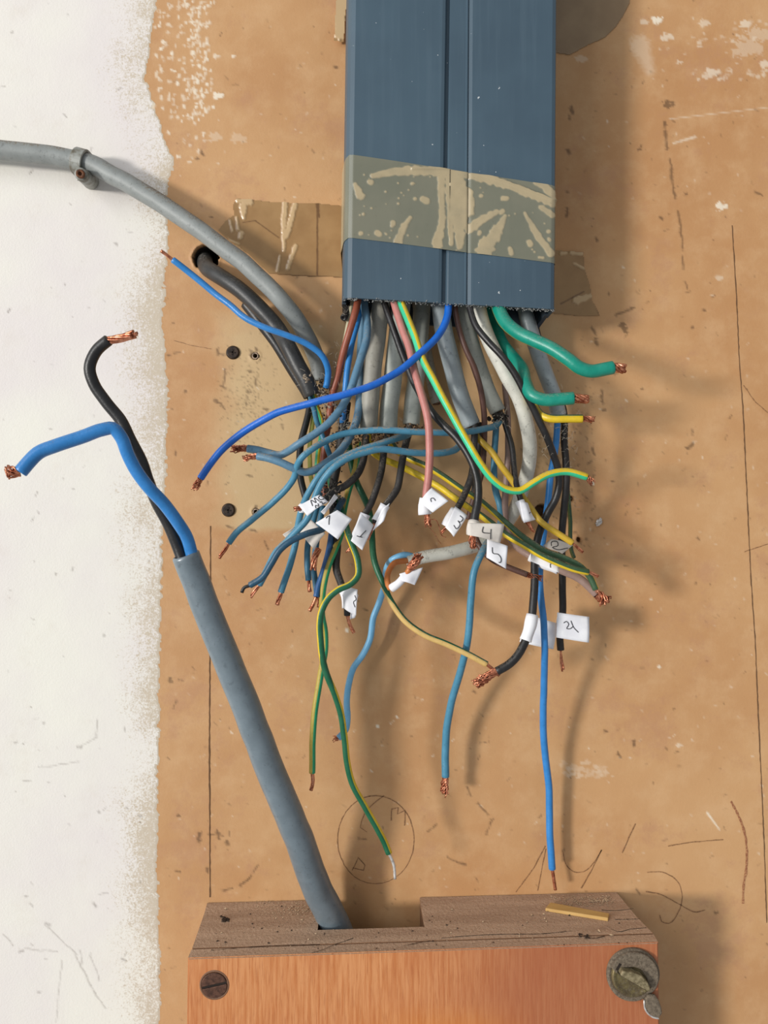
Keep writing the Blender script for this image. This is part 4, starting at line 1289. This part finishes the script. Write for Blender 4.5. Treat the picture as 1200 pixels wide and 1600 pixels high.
def paper_tag(label, flag, strokes=(), wrap=None, mat=None, curl=.6, ears=(), wr=7.5):
    mat = mat or PAPER
    _sd[0] += 1
    root = thing('paper_tag', label, 'tag', P(*flag[0]), 'paper tags on the wire ends')
    v, f, S, nr = sheet(flag, curl, cseed=_sd[0])
    link('flag', mesh('flag', v, f), mat, root)
    for e in ears:
        v, f, _, _ = sheet(e, .3, cseed=_sd[0] + 3)
        link('folded_edge', mesh('fold', v, f), mat, root)
    if wrap:
        p3, rr = px_path(wrap, wr)
        sp, sr = spline(p3, rr)
        sr = [r_ * (1 + .06 * math.sin(i * .9 + _sd[0])) for i, r_ in enumerate(sr)]
        v, f, _ = tube_data(sp, sr, 18, cap=True, inner=.85, bevel=.02)
        link('wrap', mesh('wrap', v, f), mat, root)
    if strokes:
        V, Fc = [], []
        for st in strokes:
            pts = [S(a, b) + nr * .00022 for a, b in st]
            sp, _ = spline(pts, [1] * len(pts), .0006)
            v, f, _ = tube_data(sp, [.00019] * len(sp), 6, cap=False)
            o_ = len(V)
            V += v
            Fc += [tuple(o_ + k for k in q_) for q_ in f]
        link('writing', mesh('writing', V, Fc), INK, root)
    return root


paper_tag('small curled paper tag with two lines of handwriting, at the top left of the tags', [(467, 790, 58), (499, 773, 57), (513, 784, 58), (480, 806, 60)],
          [[(.42, .62), (.55, .1), (.62, .55), (.72, .08), (.76, .6)], [(.98, .15), (.85, .25), (.84, .55), (.98, .6)], [(.45, .95), (.52, .7), (.58, .95), (.64, .7)], [(.72, .72), (.8, .7), (.76, .95), (.9, .92)]],
          wrap=[(488, 792, 45), (478, 794, 48), (469, 794, 50)], wr=7, ears=([(501, 800, 60), (523, 772, 60), (528, 777, 58), (506, 804, 59)],))
paper_tag('large flat white tag marked with a lone 1, tilted like a diamond', [(493, 817, 62), (527, 797, 60), (550, 811, 60), (528, 843, 62)],
          [[(.42, .06), (.52, .03), (.6, .05)], [(.6, .05), (.44, .2), (.26, .37)]], curl=.3)
paper_tag('blank pale tag lying behind the large flat one', [(463, 826, 40), (486, 812, 40), (508, 833, 46), (491, 859, 46)],
          (), ears=([(442, 836, 42), (463, 820, 42), (466, 825, 41), (446, 840, 41)],), mat=PAPER_G)
paper_tag('upright white tag with a crooked 1, left of the rolled strip', [(565, 803, 48), (584, 821, 48), (566, 860, 50), (548, 845, 50)],
          [[(.68, .35), (.57, .52), (.47, .69)], [(.25, .73), (.45, .69), (.64, .63)]], wrap=[(571, 803, 42), (564, 820, 42), (556, 840, 42)], wr=8)
paper_tag('narrow rolled paper strip on the elbowed black wire, right of the crooked 1', [(597, 795, 50), (609, 786, 50), (600, 814, 50), (582, 830, 50)],
          (), wrap=[(602, 789, 44), (596, 800, 44), (588, 815, 45)], wr=8)
paper_tag('paper tag marked 2 flagged out from the end of the pink wire', [(655, 784, 58), (674, 762, 58), (701, 783, 60), (676, 801, 60)],
          [[(.4, .5), (.5, .36), (.62, .42), (.58, .6)]], wrap=[(665, 779, 53), (663, 791, 53), (664, 804, 53)], wr=10)
paper_tag('creased paper tag marked 3', [(711, 791, 54), (731, 806, 54), (709, 839, 56), (696, 824, 56)],
          [[(.55, .2), (.82, .22), (.75, .42), (.6, .42)], [(.6, .42), (.85, .48), (.8, .72), (.5, .68)]], wrap=[(712, 797, 47), (704, 811, 48), (697, 823, 48)], wr=9)
paper_tag('greyish paper tag marked 4, folded round the glossy black wire', [(731, 817, 64), (788, 819, 62), (782, 848, 62), (731, 836, 65)],
          [[(.42, .25), (.4, .6), (.62, .62)], [(.64, .35), (.66, .75), (.68, .95)]], mat=PAPER_G, wrap=[(741, 815, 56), (739, 825, 57), (738, 836, 57)], wr=9.5)
paper_tag('blue-white paper tag marked 5 on the hanging pale blue wire', [(761, 841, 58), (793, 853, 58), (791, 889, 58), (760, 871, 58)],
          [[(.25, .35), (.3, .62), (.55, .55), (.72, .7), (.68, .88), (.6, .9)]], curl=.3)
paper_tag('small twisted paper tag over the stripped tip beside the aged yellow wire', [(811, 783, 46), (824, 786, 44), (837, 812, 44), (818, 817, 46)],
          [[(.6, .6), (.85, .55)]], wrap=[(812, 783, 37), (817, 796, 38), (823, 812, 38)], wr=7)
paper_tag('grey-white paper tag marked with a looped 2, under the aged yellow wire', [(861, 842, 28), (895, 852, 28), (878, 866, 30), (848, 853, 30)],
          [[(.3, .7), (.15, .4), (.35, .2), (.5, .45), (.4, .8), (.6, .85), (.95, .35)]], mat=PAPER_G)
paper_tag('white paper sleeve rolled round the grey-brown wire', [(831, 865, 44), (874, 880, 46), (873, 895, 46), (829, 877, 44)],
          [[(.75, .2), (.68, .45), (.7, .8)]], wrap=[(829, 869, 30), (850, 880, 33), (873, 889, 36)], wr=9, curl=.9)
paper_tag('square white paper tag marked with a crooked 2, lowest at the right', [(871, 957, 30), (921, 964, 30), (920, 1004, 30), (869, 996, 30)],
          [[(.2, .38), (.28, .3), (.36, .4), (.3, .58), (.42, .56), (.5, .45)], [(.42, .25), (.52, .5), (.66, .66)]], wrap=[(879, 958, 22), (877, 975, 22), (875, 995, 22)], wr=8)
paper_tag('white paper tag behind the longest blue wire, left of the square tag', [(824, 960, 26), (871, 974, 26), (865, 1015, 26), (812, 1003, 26)],
          [[(.62, .4), (.7, .38)], [(.62, .8), (.7, .66)]], wrap=[(832, 960, 39), (828, 980, 40), (821, 1001, 41)], wr=9.5)
paper_tag('paper tag on the lowest black tip of the left bundle, marked with a stray stroke', [(535, 914, 44), (559, 921, 46), (556, 962, 46), (537, 950, 44)],
          [[(.85, .25), (.95, .4), (.8, .5), (.9, .7)]], wrap=[(534, 914, 38), (540, 932, 39), (542, 950, 40)], wr=7.5, ears=([(553, 922, 46), (560, 930, 44), (555, 964, 43), (547, 968, 44)],))
paper_tag('tiny white paper tag on the orange-brown core', [(624, 897, 46), (661, 887, 46), (648, 914, 47), (628, 908, 47)],
          (), wrap=[(612, 919, 41), (622, 912, 43), (633, 900, 45)], wr=6.5)

# ---------------------------------------------------------------- screws in the wall
g = G('black screw metal')
SCR = g.out(g.mix(g.ramp(g.noise(500), .4, .6), lin((46, 38, 34)), lin((70, 56, 46))), .5, .5)
SCR_SLOT = CAV


def disc_with_cross(rad, h):
    bm = bmesh.new()
    bmesh.ops.create_cone(bm, cap_ends=True, segments=32, radius1=rad, radius2=rad * .82, depth=h)
    bmesh.ops.rotate(bm, verts=bm.verts, matrix=Matrix.Rotation(math.pi / 2, 3, 'X'))
    me = bpy.data.meshes.new('head')
    bm.to_mesh(me)
    bm.free()
    return me


def box_mesh(sx, sy, sz, rot=0.0, name='box', bev=0.0):
    bm = bmesh.new()
    bmesh.ops.create_cube(bm, size=1)
    bmesh.ops.scale(bm, verts=bm.verts, vec=(sx, sy, sz))
    if bev:
        bmesh.ops.bevel(bm, geom=bm.edges[:], offset=bev, segments=2, affect='EDGES')
    bmesh.ops.rotate(bm, verts=bm.verts, matrix=Matrix.Rotation(rot, 3, 'Y'))
    me = bpy.data.meshes.new(name)
    bm.to_mesh(me)
    bm.free()
    return me


for (x, y, lb) in [(364, 551, 'upper black cross-head screw in the cream patch'), (357, 797, 'lower black cross-head screw in the cream patch')]:
    t = thing('wall_screw', lb, 'screw', P(x, y, 0))
    o = link('screw_head', disc_with_cross(.0037, .0012), SCR, None, smooth=False)
    o.parent = t
    o.location = (0, -.0006, 0)
    md = o.modifiers.new('b', 'BEVEL'); md.width = .0003; md.segments = 2; md.limit_method = 'ANGLE'
    # the cross recess: dark four-armed socket let into the head
    for nm, rot in (('cross_recess', .2), ('cross_recess', .2 + math.pi / 2)):
        o2 = link(nm, box_mesh(.0030, .0004, .0007, rot, nm), SCR_SLOT, None, smooth=False)
        o2.parent = t
        o2.location = (0, -.00125, 0)

# plastic wall plugs at the two empty holes
g = G('grey wall plug')
PLUG = g.out(g.mix(g.ramp(g.noise(900), .4, .6), lin((186, 160, 136)), lin((96, 84, 74))), .6)
for (x, y, lb) in [(399, 556, 'chipped empty wall-plug hole beside the upper screw'), (400, 800, 'chipped empty wall-plug hole beside the lower screw')]:
    v, f = [], []
    n = 16
    for k in range(n):
        a = 2 * math.pi * k / n
        for rr_, dd in ((5.6, .1), (4.6 + .5 * math.sin(k * 2.1), .9), (3.3, .5), (3.1, -4)):
            v.append(P(x + math.cos(a) * rr_, y + math.sin(a) * rr_, dd))
    for k in range(n):
        k2_ = (k + 1) % n
        for m in range(3):
            f.append((k * 4 + m, k * 4 + m + 1, k2_ * 4 + m + 1, k2_ * 4 + m))
    o = link('wall_plug', mesh('plug', v, f), PLUG)
    tag(o, lb, 'plug')
    for m in range(22):      # crumbs of plaster above the plug
        pass
# small crumpled silver scrap on the board at the right
for (x, y, lb, sc_) in [(936, 816, 'tiny crumpled silvery scrap stuck to the board right of the tags', 1.0)]:
    bm = bmesh.new()
    bmesh.ops.create_icosphere(bm, subdivisions=3, radius=.0016)
    for v_ in bm.verts:
        v_.co *= 1 + .5 * mnoise.noise(v_.co * 1500)
        v_.co = Vector((v_.co.x * .9 + v_.co.z * .5, v_.co.y * .5, v_.co.z * 1.3))
    me = bpy.data.meshes.new('scrap')
    bm.to_mesh(me)
    bm.free()
    o = link('foil_scrap', me, TIN, None, smooth=False)
    o.location = P(x, y, .9)
    tag(o, lb, 'scrap')

# ---------------------------------------------------------------- the wooden block
g = G('varnished wood face')
st = g.noise(700, 5, .65, stretch=(1, 1, .05))
st2 = g.noise(1500, 3, .6, stretch=(1, 1, .06))
bg1 = g.noise(14, 3, .5)
c = g.mix(g.ramp(st, .36, .66), lin((216, 150, 98)), lin((194, 120, 68)))
c = g.mix(g.ramp(st2, .5, .68, 0, .45), c, lin((164, 92, 50)))
sepx = g.t.nodes.new('ShaderNodeSeparateXYZ')
g.t.links.new(g.tc.outputs['Object'], sepx.inputs[0])
xx = g.math('ADD', sepx.outputs['X'], g.math('MULTIPLY', g.math('SUBTRACT', bg1, .5), .05))
c = g.mix(g.ramp(g.noise(30, 4, .6, stretch=(1, 1, .5)), .4, .7, 0, .5), c, lin((186, 106, 62)))
c = g.mix(g.ramp(xx, .0, .075, 0, .65), c, lin((156, 86, 58)))            # the stain runs redder towards the right
yb = g.ramp(g.math('SUBTRACT', sepx.outputs['Z'], g.math('MULTIPLY', bg1, .012)), ZC - .232, ZC - .262)
c = g.mix(g.math('MULTIPLY', g.math('MULTIPLY', g.ramp(xx, -.03, .02), g.ramp(xx, .075, .03)), g.math('MULTIPLY', yb, .8)), c, lin((214, 130, 40)))
g.bump(st, .0002, .5)
WOOD = g.out(c, .38, spec=.5)
g = G('dusty wood top')
st = g.noise(120, 5, .65, stretch=(.1, 1, 1))
c = g.mix(g.ramp(st, .3, .7), lin((196, 166, 140)), lin((172, 142, 118)))
c = g.mix(g.ramp(g.noise(1000, 4, .75), .52, .7, 0, .7), c, lin((138, 110, 88)))
c = g.mix(g.ramp(g.noise(1700, 3, .75), .66, .76, 0, .9), c, lin((232, 210, 184)))
g.bump(g.noise(700, 4), .0006, .8)
WTOP = g.out(c, .9, spec=.2)
g = G('raw wood edge')
WEDG = g.out(g.mix(g.noise(200, 4, .6, stretch=(.1, 1, 1)), lin((150, 112, 82)), lin((116, 84, 60))), .7)


def zt(x, d):
    return -201.0 + .026 * x + .0078 * x * d / 40 - d / 40 * 4.9


BORG = Vector((.018, 0, ZC - .2))
block = thing('wooden_block', 'orange-brown wooden block with a notch in its dusty top, at the bottom', 'block', BORG)
top = [(-92, .4), (-91.6, 8), (-91.5, 33.5), (128.2, 33.5), (124.5, 20), (121, .4), (18.6, .4), (19.6, 22), (20, 23.6), (-32.6, 23.6), (-32.6, .4)]


def slab(poly, thick, ztf, mats, name, mi_side=2):
    """upright prism: top outline in (x, depth), going down"""
    n = len(poly)
    v = [Vector((x / 1000, -d / 1000, ZC + ztf(x, d) / 1000)) for x, d in poly] + \
        [Vector(((x + (-2 if x < 0 else 2) * .6) / 1000, -d / 1000, ZC + (ztf(x, d) - thick) / 1000)) for x, d in poly]
    f = [tuple(range(n - 1, -1, -1)), tuple(range(n, 2 * n))]
    mi = [0, 1]
    for i in range(n):
        j = (i + 1) % n
        f.append((i, j, n + j, n + i))
        mi.append(mi_side)
    bm = bmesh.new()
    vv = [bm.verts.new(p) for p in v]
    for k, q_ in enumerate(f):
        fc = bm.faces.new([vv[i] for i in q_])
        fc.material_index = mi[k]
    bmesh.ops.recalc_face_normals(bm, faces=bm.faces)
    return bm


bm = slab(top, 100, zt, None, 'body', 1)
bmesh.ops.triangulate(bm, faces=[f_ for f_ in bm.faces if len(f_.verts) > 4])
me = bpy.data.meshes.new('body')
bm.to_mesh(me)
bm.free()
link('body', me, [WTOP, WEDG], block, smooth=False)
facing = [(-91.7, 33.6), (-92, 40), (128.6, 40), (128.4, 33.6)]
bm = slab(facing, 100, lambda x, d: zt(x, d) - .25, None, 'facing', 1)
bmesh.ops.bevel(bm, geom=[e for e in bm.edges if e.calc_length() > .05], offset=.0005, segments=2, affect='EDGES')
for fc in bm.faces:
    if fc.normal.z > .6:
        fc.material_index = 0
    else:
        fc.material_index = 1
me = bpy.data.meshes.new('facing_board')
bm.to_mesh(me)
bm.free()
o = link('facing_board', me, [WTOP, WOOD], block, smooth=False)
o['label'] = 'varnished orange front facing'

# cracks in the dusty top
V, Fc = [], []


def top_pt(px, py, lift=.05):
    """point on the block top seen at a pixel"""
    lo, hi = 0.0, 40.0
    for _ in range(30):
        m = (lo + hi) / 2
        p = P(px, py, m)
        z_top = ZC + zt(p.x * 1000, m) / 1000
        if p.z < z_top:
            lo = m
        else:
            hi = m
    # camera looks down: going out from the wall the ray rises above the top
    p = P(px, py, lo)
    return Vector((p.x, p.y, ZC + zt(p.x * 1000, lo) / 1000 + lift / 1000))


def top_pt2(px, py, lift=.05):
    best = None
    for k in range(0, 401):
        d = k * .1
        p = P(px, py, d)
        e = abs(p.z - (ZC + zt(p.x * 1000, d) / 1000))
        if best is None or e < best[0]:
            best = (e, d, p)
    p = best[2]
    return Vector((p.x, p.y, ZC + zt(p.x * 1000, best[1]) / 1000 + lift / 1000))


for pts in [[(487, 1489), (505, 1484), (520, 1477), (535, 1472), (552, 1466)], [(690, 1466), (740, 1462), (790, 1460), (850, 1459), (893, 1455)], [(940, 1422), (960, 1423), (990, 1420)],
            [(948, 1447), (965, 1456), (985, 1452), (1010, 1450)], [(905, 1458), (925, 1466), (945, 1463)], [(330, 1485), (420, 1478), (500, 1476)], [(630, 1478), (650, 1474), (672, 1470)], [(960, 1437), (1000, 1436)]]:
    q_ = [top_pt2(a, b, .12) for a, b in pts]
    sp, _ = spline(q_, [1] * len(q_), .002)
    V, Fc = [], []
    o_ = 0
    for i, p in enumerate(sp):
        w_ = .0002 * (.4 + R.random())
        V += [p + Vector((0, w_, 0)), p - Vector((0, w_, 0))]
        if i:
            b_ = o_ + 2 * i
            Fc.append((b_ - 2, b_, b_ + 1, b_ - 1))
    link('crack', mesh('crack', V, Fc), CAV, block, smooth=False)

# slotted screw let into the facing
s = thing('slotted_screw', 'old slotted countersunk screw in the left of the wooden block face', 'screw', P(335, 1540, 40))
ctr = P(335, 1539, 40)
v, f = [], []
n = 36
for k in range(n):
    a = 2 * math.pi * k / n
    for rr_, dd in ((7.0, .05), (6.5, .35), (6.1, .1), (6.0, -.2)):
        v.append(ctr + Vector((math.cos(a) * rr_ / 1000, -dd / 1000, math.sin(a) * rr_ / 1000)))
for k in range(n):
    k2_ = (k + 1) % n
    for m in range(3):
        f.append((k * 4 + m, k * 4 + m + 1, k2_ * 4 + m + 1, k2_ * 4 + m))
link('countersink_rim', mesh('rim', v, f), plastic('chipped wood rim', (120, 84, 60), .7, .3, .3), s)


def half_disc(r_, sgn, ang, gap):
    """half of a screw head on one side of the slot"""
    pts = []
    for k in range(19):
        a = math.pi * k / 18
        pts.append((r_ * math.cos(a), gap + (r_ - gap) * math.sin(a)))
    out = []
    for (x, y) in pts:
        y *= sgn
        out.append((x * math.cos(ang) - y * math.sin(ang), x * math.sin(ang) + y * math.cos(ang)))
    return out


g = G('old screw head')
OLD = g.out(g.mix(g.ramp(g.noise(420, 5, .7), .35, .65), lin((112, 78, 62)), lin((74, 50, 40))), .55, .5)


def prism_xz(poly, c0, d0, d1, name, mat, parent, bev=.00025):
    n = len(poly)
    bm = bmesh.new()
    a = [bm.verts.new(c0 + Vector((x / 1000, -d0 / 1000, y / 1000))) for x, y in poly]
    b = [bm.verts.new(c0 + Vector((x / 1000, -d1 / 1000, y / 1000))) for x, y in poly]
    bm.faces.new(a)
    bm.faces.new(b[::-1])
    for i in range(n):
        bm.faces.new((a[i], a[(i + 1) % n], b[(i + 1) % n], b[i]))
    bmesh.ops.recalc_face_normals(bm, faces=bm.faces)
    me = bpy.data.meshes.new(name)
    bm.to_mesh(me)
    bm.free()
    o = link(name, me, mat, parent, smooth=False)
    if bev:
        md = o.modifiers.new('b', 'BEVEL')
        md.width = bev
        md.segments = 2
        md.limit_method = 'ANGLE'
    return o


prism_xz([(6 * math.cos(2 * math.pi * k / 32), 6 * math.sin(2 * math.pi * k / 32)) for k in range(32)], ctr, .02, .08, 'slot', CAV, s, 0)
prism_xz(half_disc(5.9, 1, .22, .55), ctr, .05, .6, 'screw_head', OLD, s)
prism_xz(half_disc(5.9, -1, .22, .55), ctr, .05, .6, 'screw_head', OLD, s)

# latch / coin-slot fastener on the right
g = G('tarnished brass')
n_ = g.noise(300, 5, .7)
c = g.mix(g.ramp(n_, .35, .65), lin((132, 118, 78)), lin((98, 84, 62)))
c = g.mix(g.ramp(g.noise(1400, 3, .7), .5, .7, 0, .6), c, lin((140, 130, 114)))
g.bump(g.noise(500, 4), .0003, .6)
BRASS = g.out(c, .5, .55)
g = G('dust-caked metal')
n_ = g.noise(700, 5, .75)
c = g.mix(g.ramp(n_, .35, .65), lin((134, 120, 102)), lin((94, 82, 68)))
g.bump(n_, .0006, .8)
CAKE = g.out(c, .85, .15)
g = G('dusty brass bar')
n_ = g.noise(600, 5, .75)
g.bump(n_, .0004, .7)
CAKE_L = g.out(g.mix(g.ramp(n_, .35, .65), lin((158, 144, 112)), lin((110, 98, 70))), .6, .3)
s = thing('quarter_turn_fastener', 'round dust-caked brass fastener at the top right corner of the wooden block', 'fastener', P(987, 1522, 40))
ctr = P(988, 1521, 40)


def lathe(profile, c0, name, mat, parent, n=44, wob=0.0, sq=1.0):
    v, f = [], []
    m = len(profile)
    for k in range(n):
        a = 2 * math.pi * k / n
        kk = 1 + wob * math.sin(3 * a + 1)
        for r_, d_ in profile:
            v.append(c0 + Vector((math.cos(a) * r_ * kk / 1000, -d_ / 1000, math.sin(a) * r_ * kk * sq / 1000)))
    for k in range(n):
        k2_ = (k + 1) % n
        for i in range(m - 1):
            f.append((k * m + i, k2_ * m + i, k2_ * m + i + 1, k * m + i + 1))
    f.append(tuple(k * m + m - 1 for k in range(n)))
    return link(name, mesh(name, v, f), mat, parent)


lathe([(12.4, 0), (12.4, 1.0), (12.1, 1.5), (11.4, 1.7), (10.6, 1.4), (9.9, 1.0)], ctr, 'washer', CAKE, s, wob=.01)
lathe([(9.9, 1.0), (9.5, 2.4), (9.0, 2.8), (8.2, 2.6), (7.4, 2.0), (6.9, 1.9), (3.0, 1.9)], ctr + Vector((-.0006, 0, -.0002)), 'cup', BRASS, s)
# dust-caked upper segment covering the upper right of the cup
seg_p = [(11.5 * math.cos(a), 11.5 * math.sin(a)) for a in np.linspace(math.radians(-34), math.radians(158), 26)]
seg_p += [(-8.0, 1.2), (-7.4, 3.4), (-4, 4.2), (0, 4.6), (3.2, 3.4), (5.4, 0.0), (6.6, -3.6)]
prism_xz(seg_p, ctr, 1.2, 2.9, 'dust_plate', CAKE, s, .0005)
ca, sa_ = math.cos(-.52), math.sin(-.52)


def rot(pl, a=-.52, dx=0, dy=0):
    return [(x * math.cos(a) - y * math.sin(a) + dx, x * math.sin(a) + y * math.cos(a) + dy) for x, y in pl]


prism_xz(rot([(-8, -1.6), (-8, .8), (-6.6, 1.2), (-3, 2.6), (1, 3.0), (5, 1.6), (7.4, -.4), (7.6, -1.8), (0, -1.7)], dx=.2, dy=.2), ctr, 2.0, 6.2, 'thumb_bar', CAKE_L, s, .0005)
prism_xz(rot([(-7.0, -2.7), (8.6, -3.1), (8.8, -1.7), (-7.2, -1.5)], dx=.2, dy=.2), ctr, 2.0, 2.7, 'slot', CAV, s, 0)
prism_xz(rot([(-9.4, -1.5), (-9.4, 2.0), (-8.2, 2.0), (-8.2, -1.5)], dx=.2, dy=.2), ctr, 2.0, 3.0, 'slot', CAV, s, 0)
leaf = [(0, 3.5), (3.2, 3.6), (5.0, 1.0), (6.2, -2.2), (6.6, -5.0), (5.2, -7.0), (2.6, -6.6), (.2, -5.0), (-1.4, -2.2), (-1.6, 1.2)]
prism_xz([(x + 6.2, y - 11.5) for x, y in leaf], ctr, 2.0, 3.6, 'thumb_leaf', CAKE, s, .0006)
v, f, _ = tube_data(spline([ctr + Vector(((x + 6.0) / 1000, -.0036, (y - 11.6) / 1000)) for x, y in [(-1.6, 1.4), (-1.4, -2.2), (.2, -5.0), (2.6, -6.7), (5.2, -7.2)]], [.0003] * 5)[0], [.00035] * 200, 8) if False else ([], [], [])
sp, _ = spline([ctr + Vector(((x + 6.0) / 1000, -.0034, (y - 11.6) / 1000)) for x, y in [(-1.6, 1.4), (-1.4, -2.2), (.2, -5.0), (2.6, -6.7), (5.2, -7.2)]], [1] * 5)
v, f, _ = tube_data(sp, [.00045] * len(sp), 8)
link('worn_edge', mesh('worn', v, f), TIN, s)

# wood splinter on the block
g = G('raw splinter wood')
SPL = g.out(g.mix(g.noise(300, 4, .6, stretch=(.1, 1, 1)), lin((214, 178, 112)), lin((186, 144, 82))), .6)
pa_, pb_ = top_pt2(852, 1424, 0), top_pt2(950, 1440, 0)
pc_, pd_ = top_pt2(860, 1414, 0), top_pt2(952, 1432, 0)
up = Vector((0, 0, .0016))
V = [pa_, pb_, pd_, pc_, pa_ + up, pb_ + up * 1.1, pd_ + up, pc_ + up * .9]
me = mesh('splinter', V, [(0, 3, 2, 1), (4, 5, 6, 7), (0, 1, 5, 4), (1, 2, 6, 5), (2, 3, 7, 6), (3, 0, 4, 7)])
o = link('wood_splinter', me, SPL, None, smooth=False)
md = o.modifiers.new('b', 'BEVEL'); md.width = .0003; md.segments = 2
tag(o, 'pale wood splinter lying on the dusty top of the block', 'splinter')

# sawdust and crumbs
g = G('pale sawdust')
SAW = g.out(g.mix(g.noise(400), lin((214, 188, 156)), lin((160, 130, 100))), .9)
g = G('dark crumbs')
DRK = g.out(lin((52, 38, 28)), .9)


def crumbs(label, spec, mat, name):
    V, Fc = [], []
    for (x0, x1, y0, y1, n, s0, s1) in spec:
        for k in range(n):
            x, y = R.uniform(x0, x1), R.uniform(y0, y1)
            p = top_pt2(x, y, .2)
            if -31 < p.x * 1000 < 20 and -p.y * 1000 < 23.8:
                continue
            s_ = R.uniform(s0, s1) / 1000
            a = R.uniform(0, 3.14)
            l_ = R.uniform(1, 2.2)
            o_ = len(V)
            e1 = Vector((math.cos(a), math.sin(a), 0)) * s_ * l_
            e2 = Vector((-math.sin(a), math.cos(a), 0)) * s_
            e3 = Vector((0, 0, s_ * .8))
            V += [p - e1, p + e1, p - e2, p + e2, p + e3, p - e3 * .3]
            Fc += [(o_, o_ + 2, o_ + 4), (o_ + 2, o_ + 1, o_ + 4), (o_ + 1, o_ + 3, o_ + 4), (o_ + 3, o_, o_ + 4)]
    o = link(name, mesh(name, V, Fc), mat, None, smooth=False)
    tag(o, label, 'debris')
    o['kind'] = 'stuff'


crumbs('pale sawdust scattered over the dusty block top', [(400, 500, 1408, 1432, 240, .12, .3), (440, 500, 1412, 1426, 60, .2, .4), (330, 1000, 1415, 1485, 380, .1, .26), (860, 960, 1400, 1416, 260, .15, .4), (920, 950, 1404, 1410, 40, .3, .6), (340, 980, 1420, 1470, 26, .4, .8)], SAW, 'sawdust')
crumbs('dark crumbs on the dusty block top', [(330, 1000, 1412, 1488, 60, .2, .5), (348, 358, 1436, 1440, 16, .5, .9), (345, 352, 1432, 1436, 6, .3, .6), (905, 920, 1460, 1466, 12, .3, .7), (590, 640, 1430, 1448, 4, .3, .5)], DRK, 'dark_crumbs')
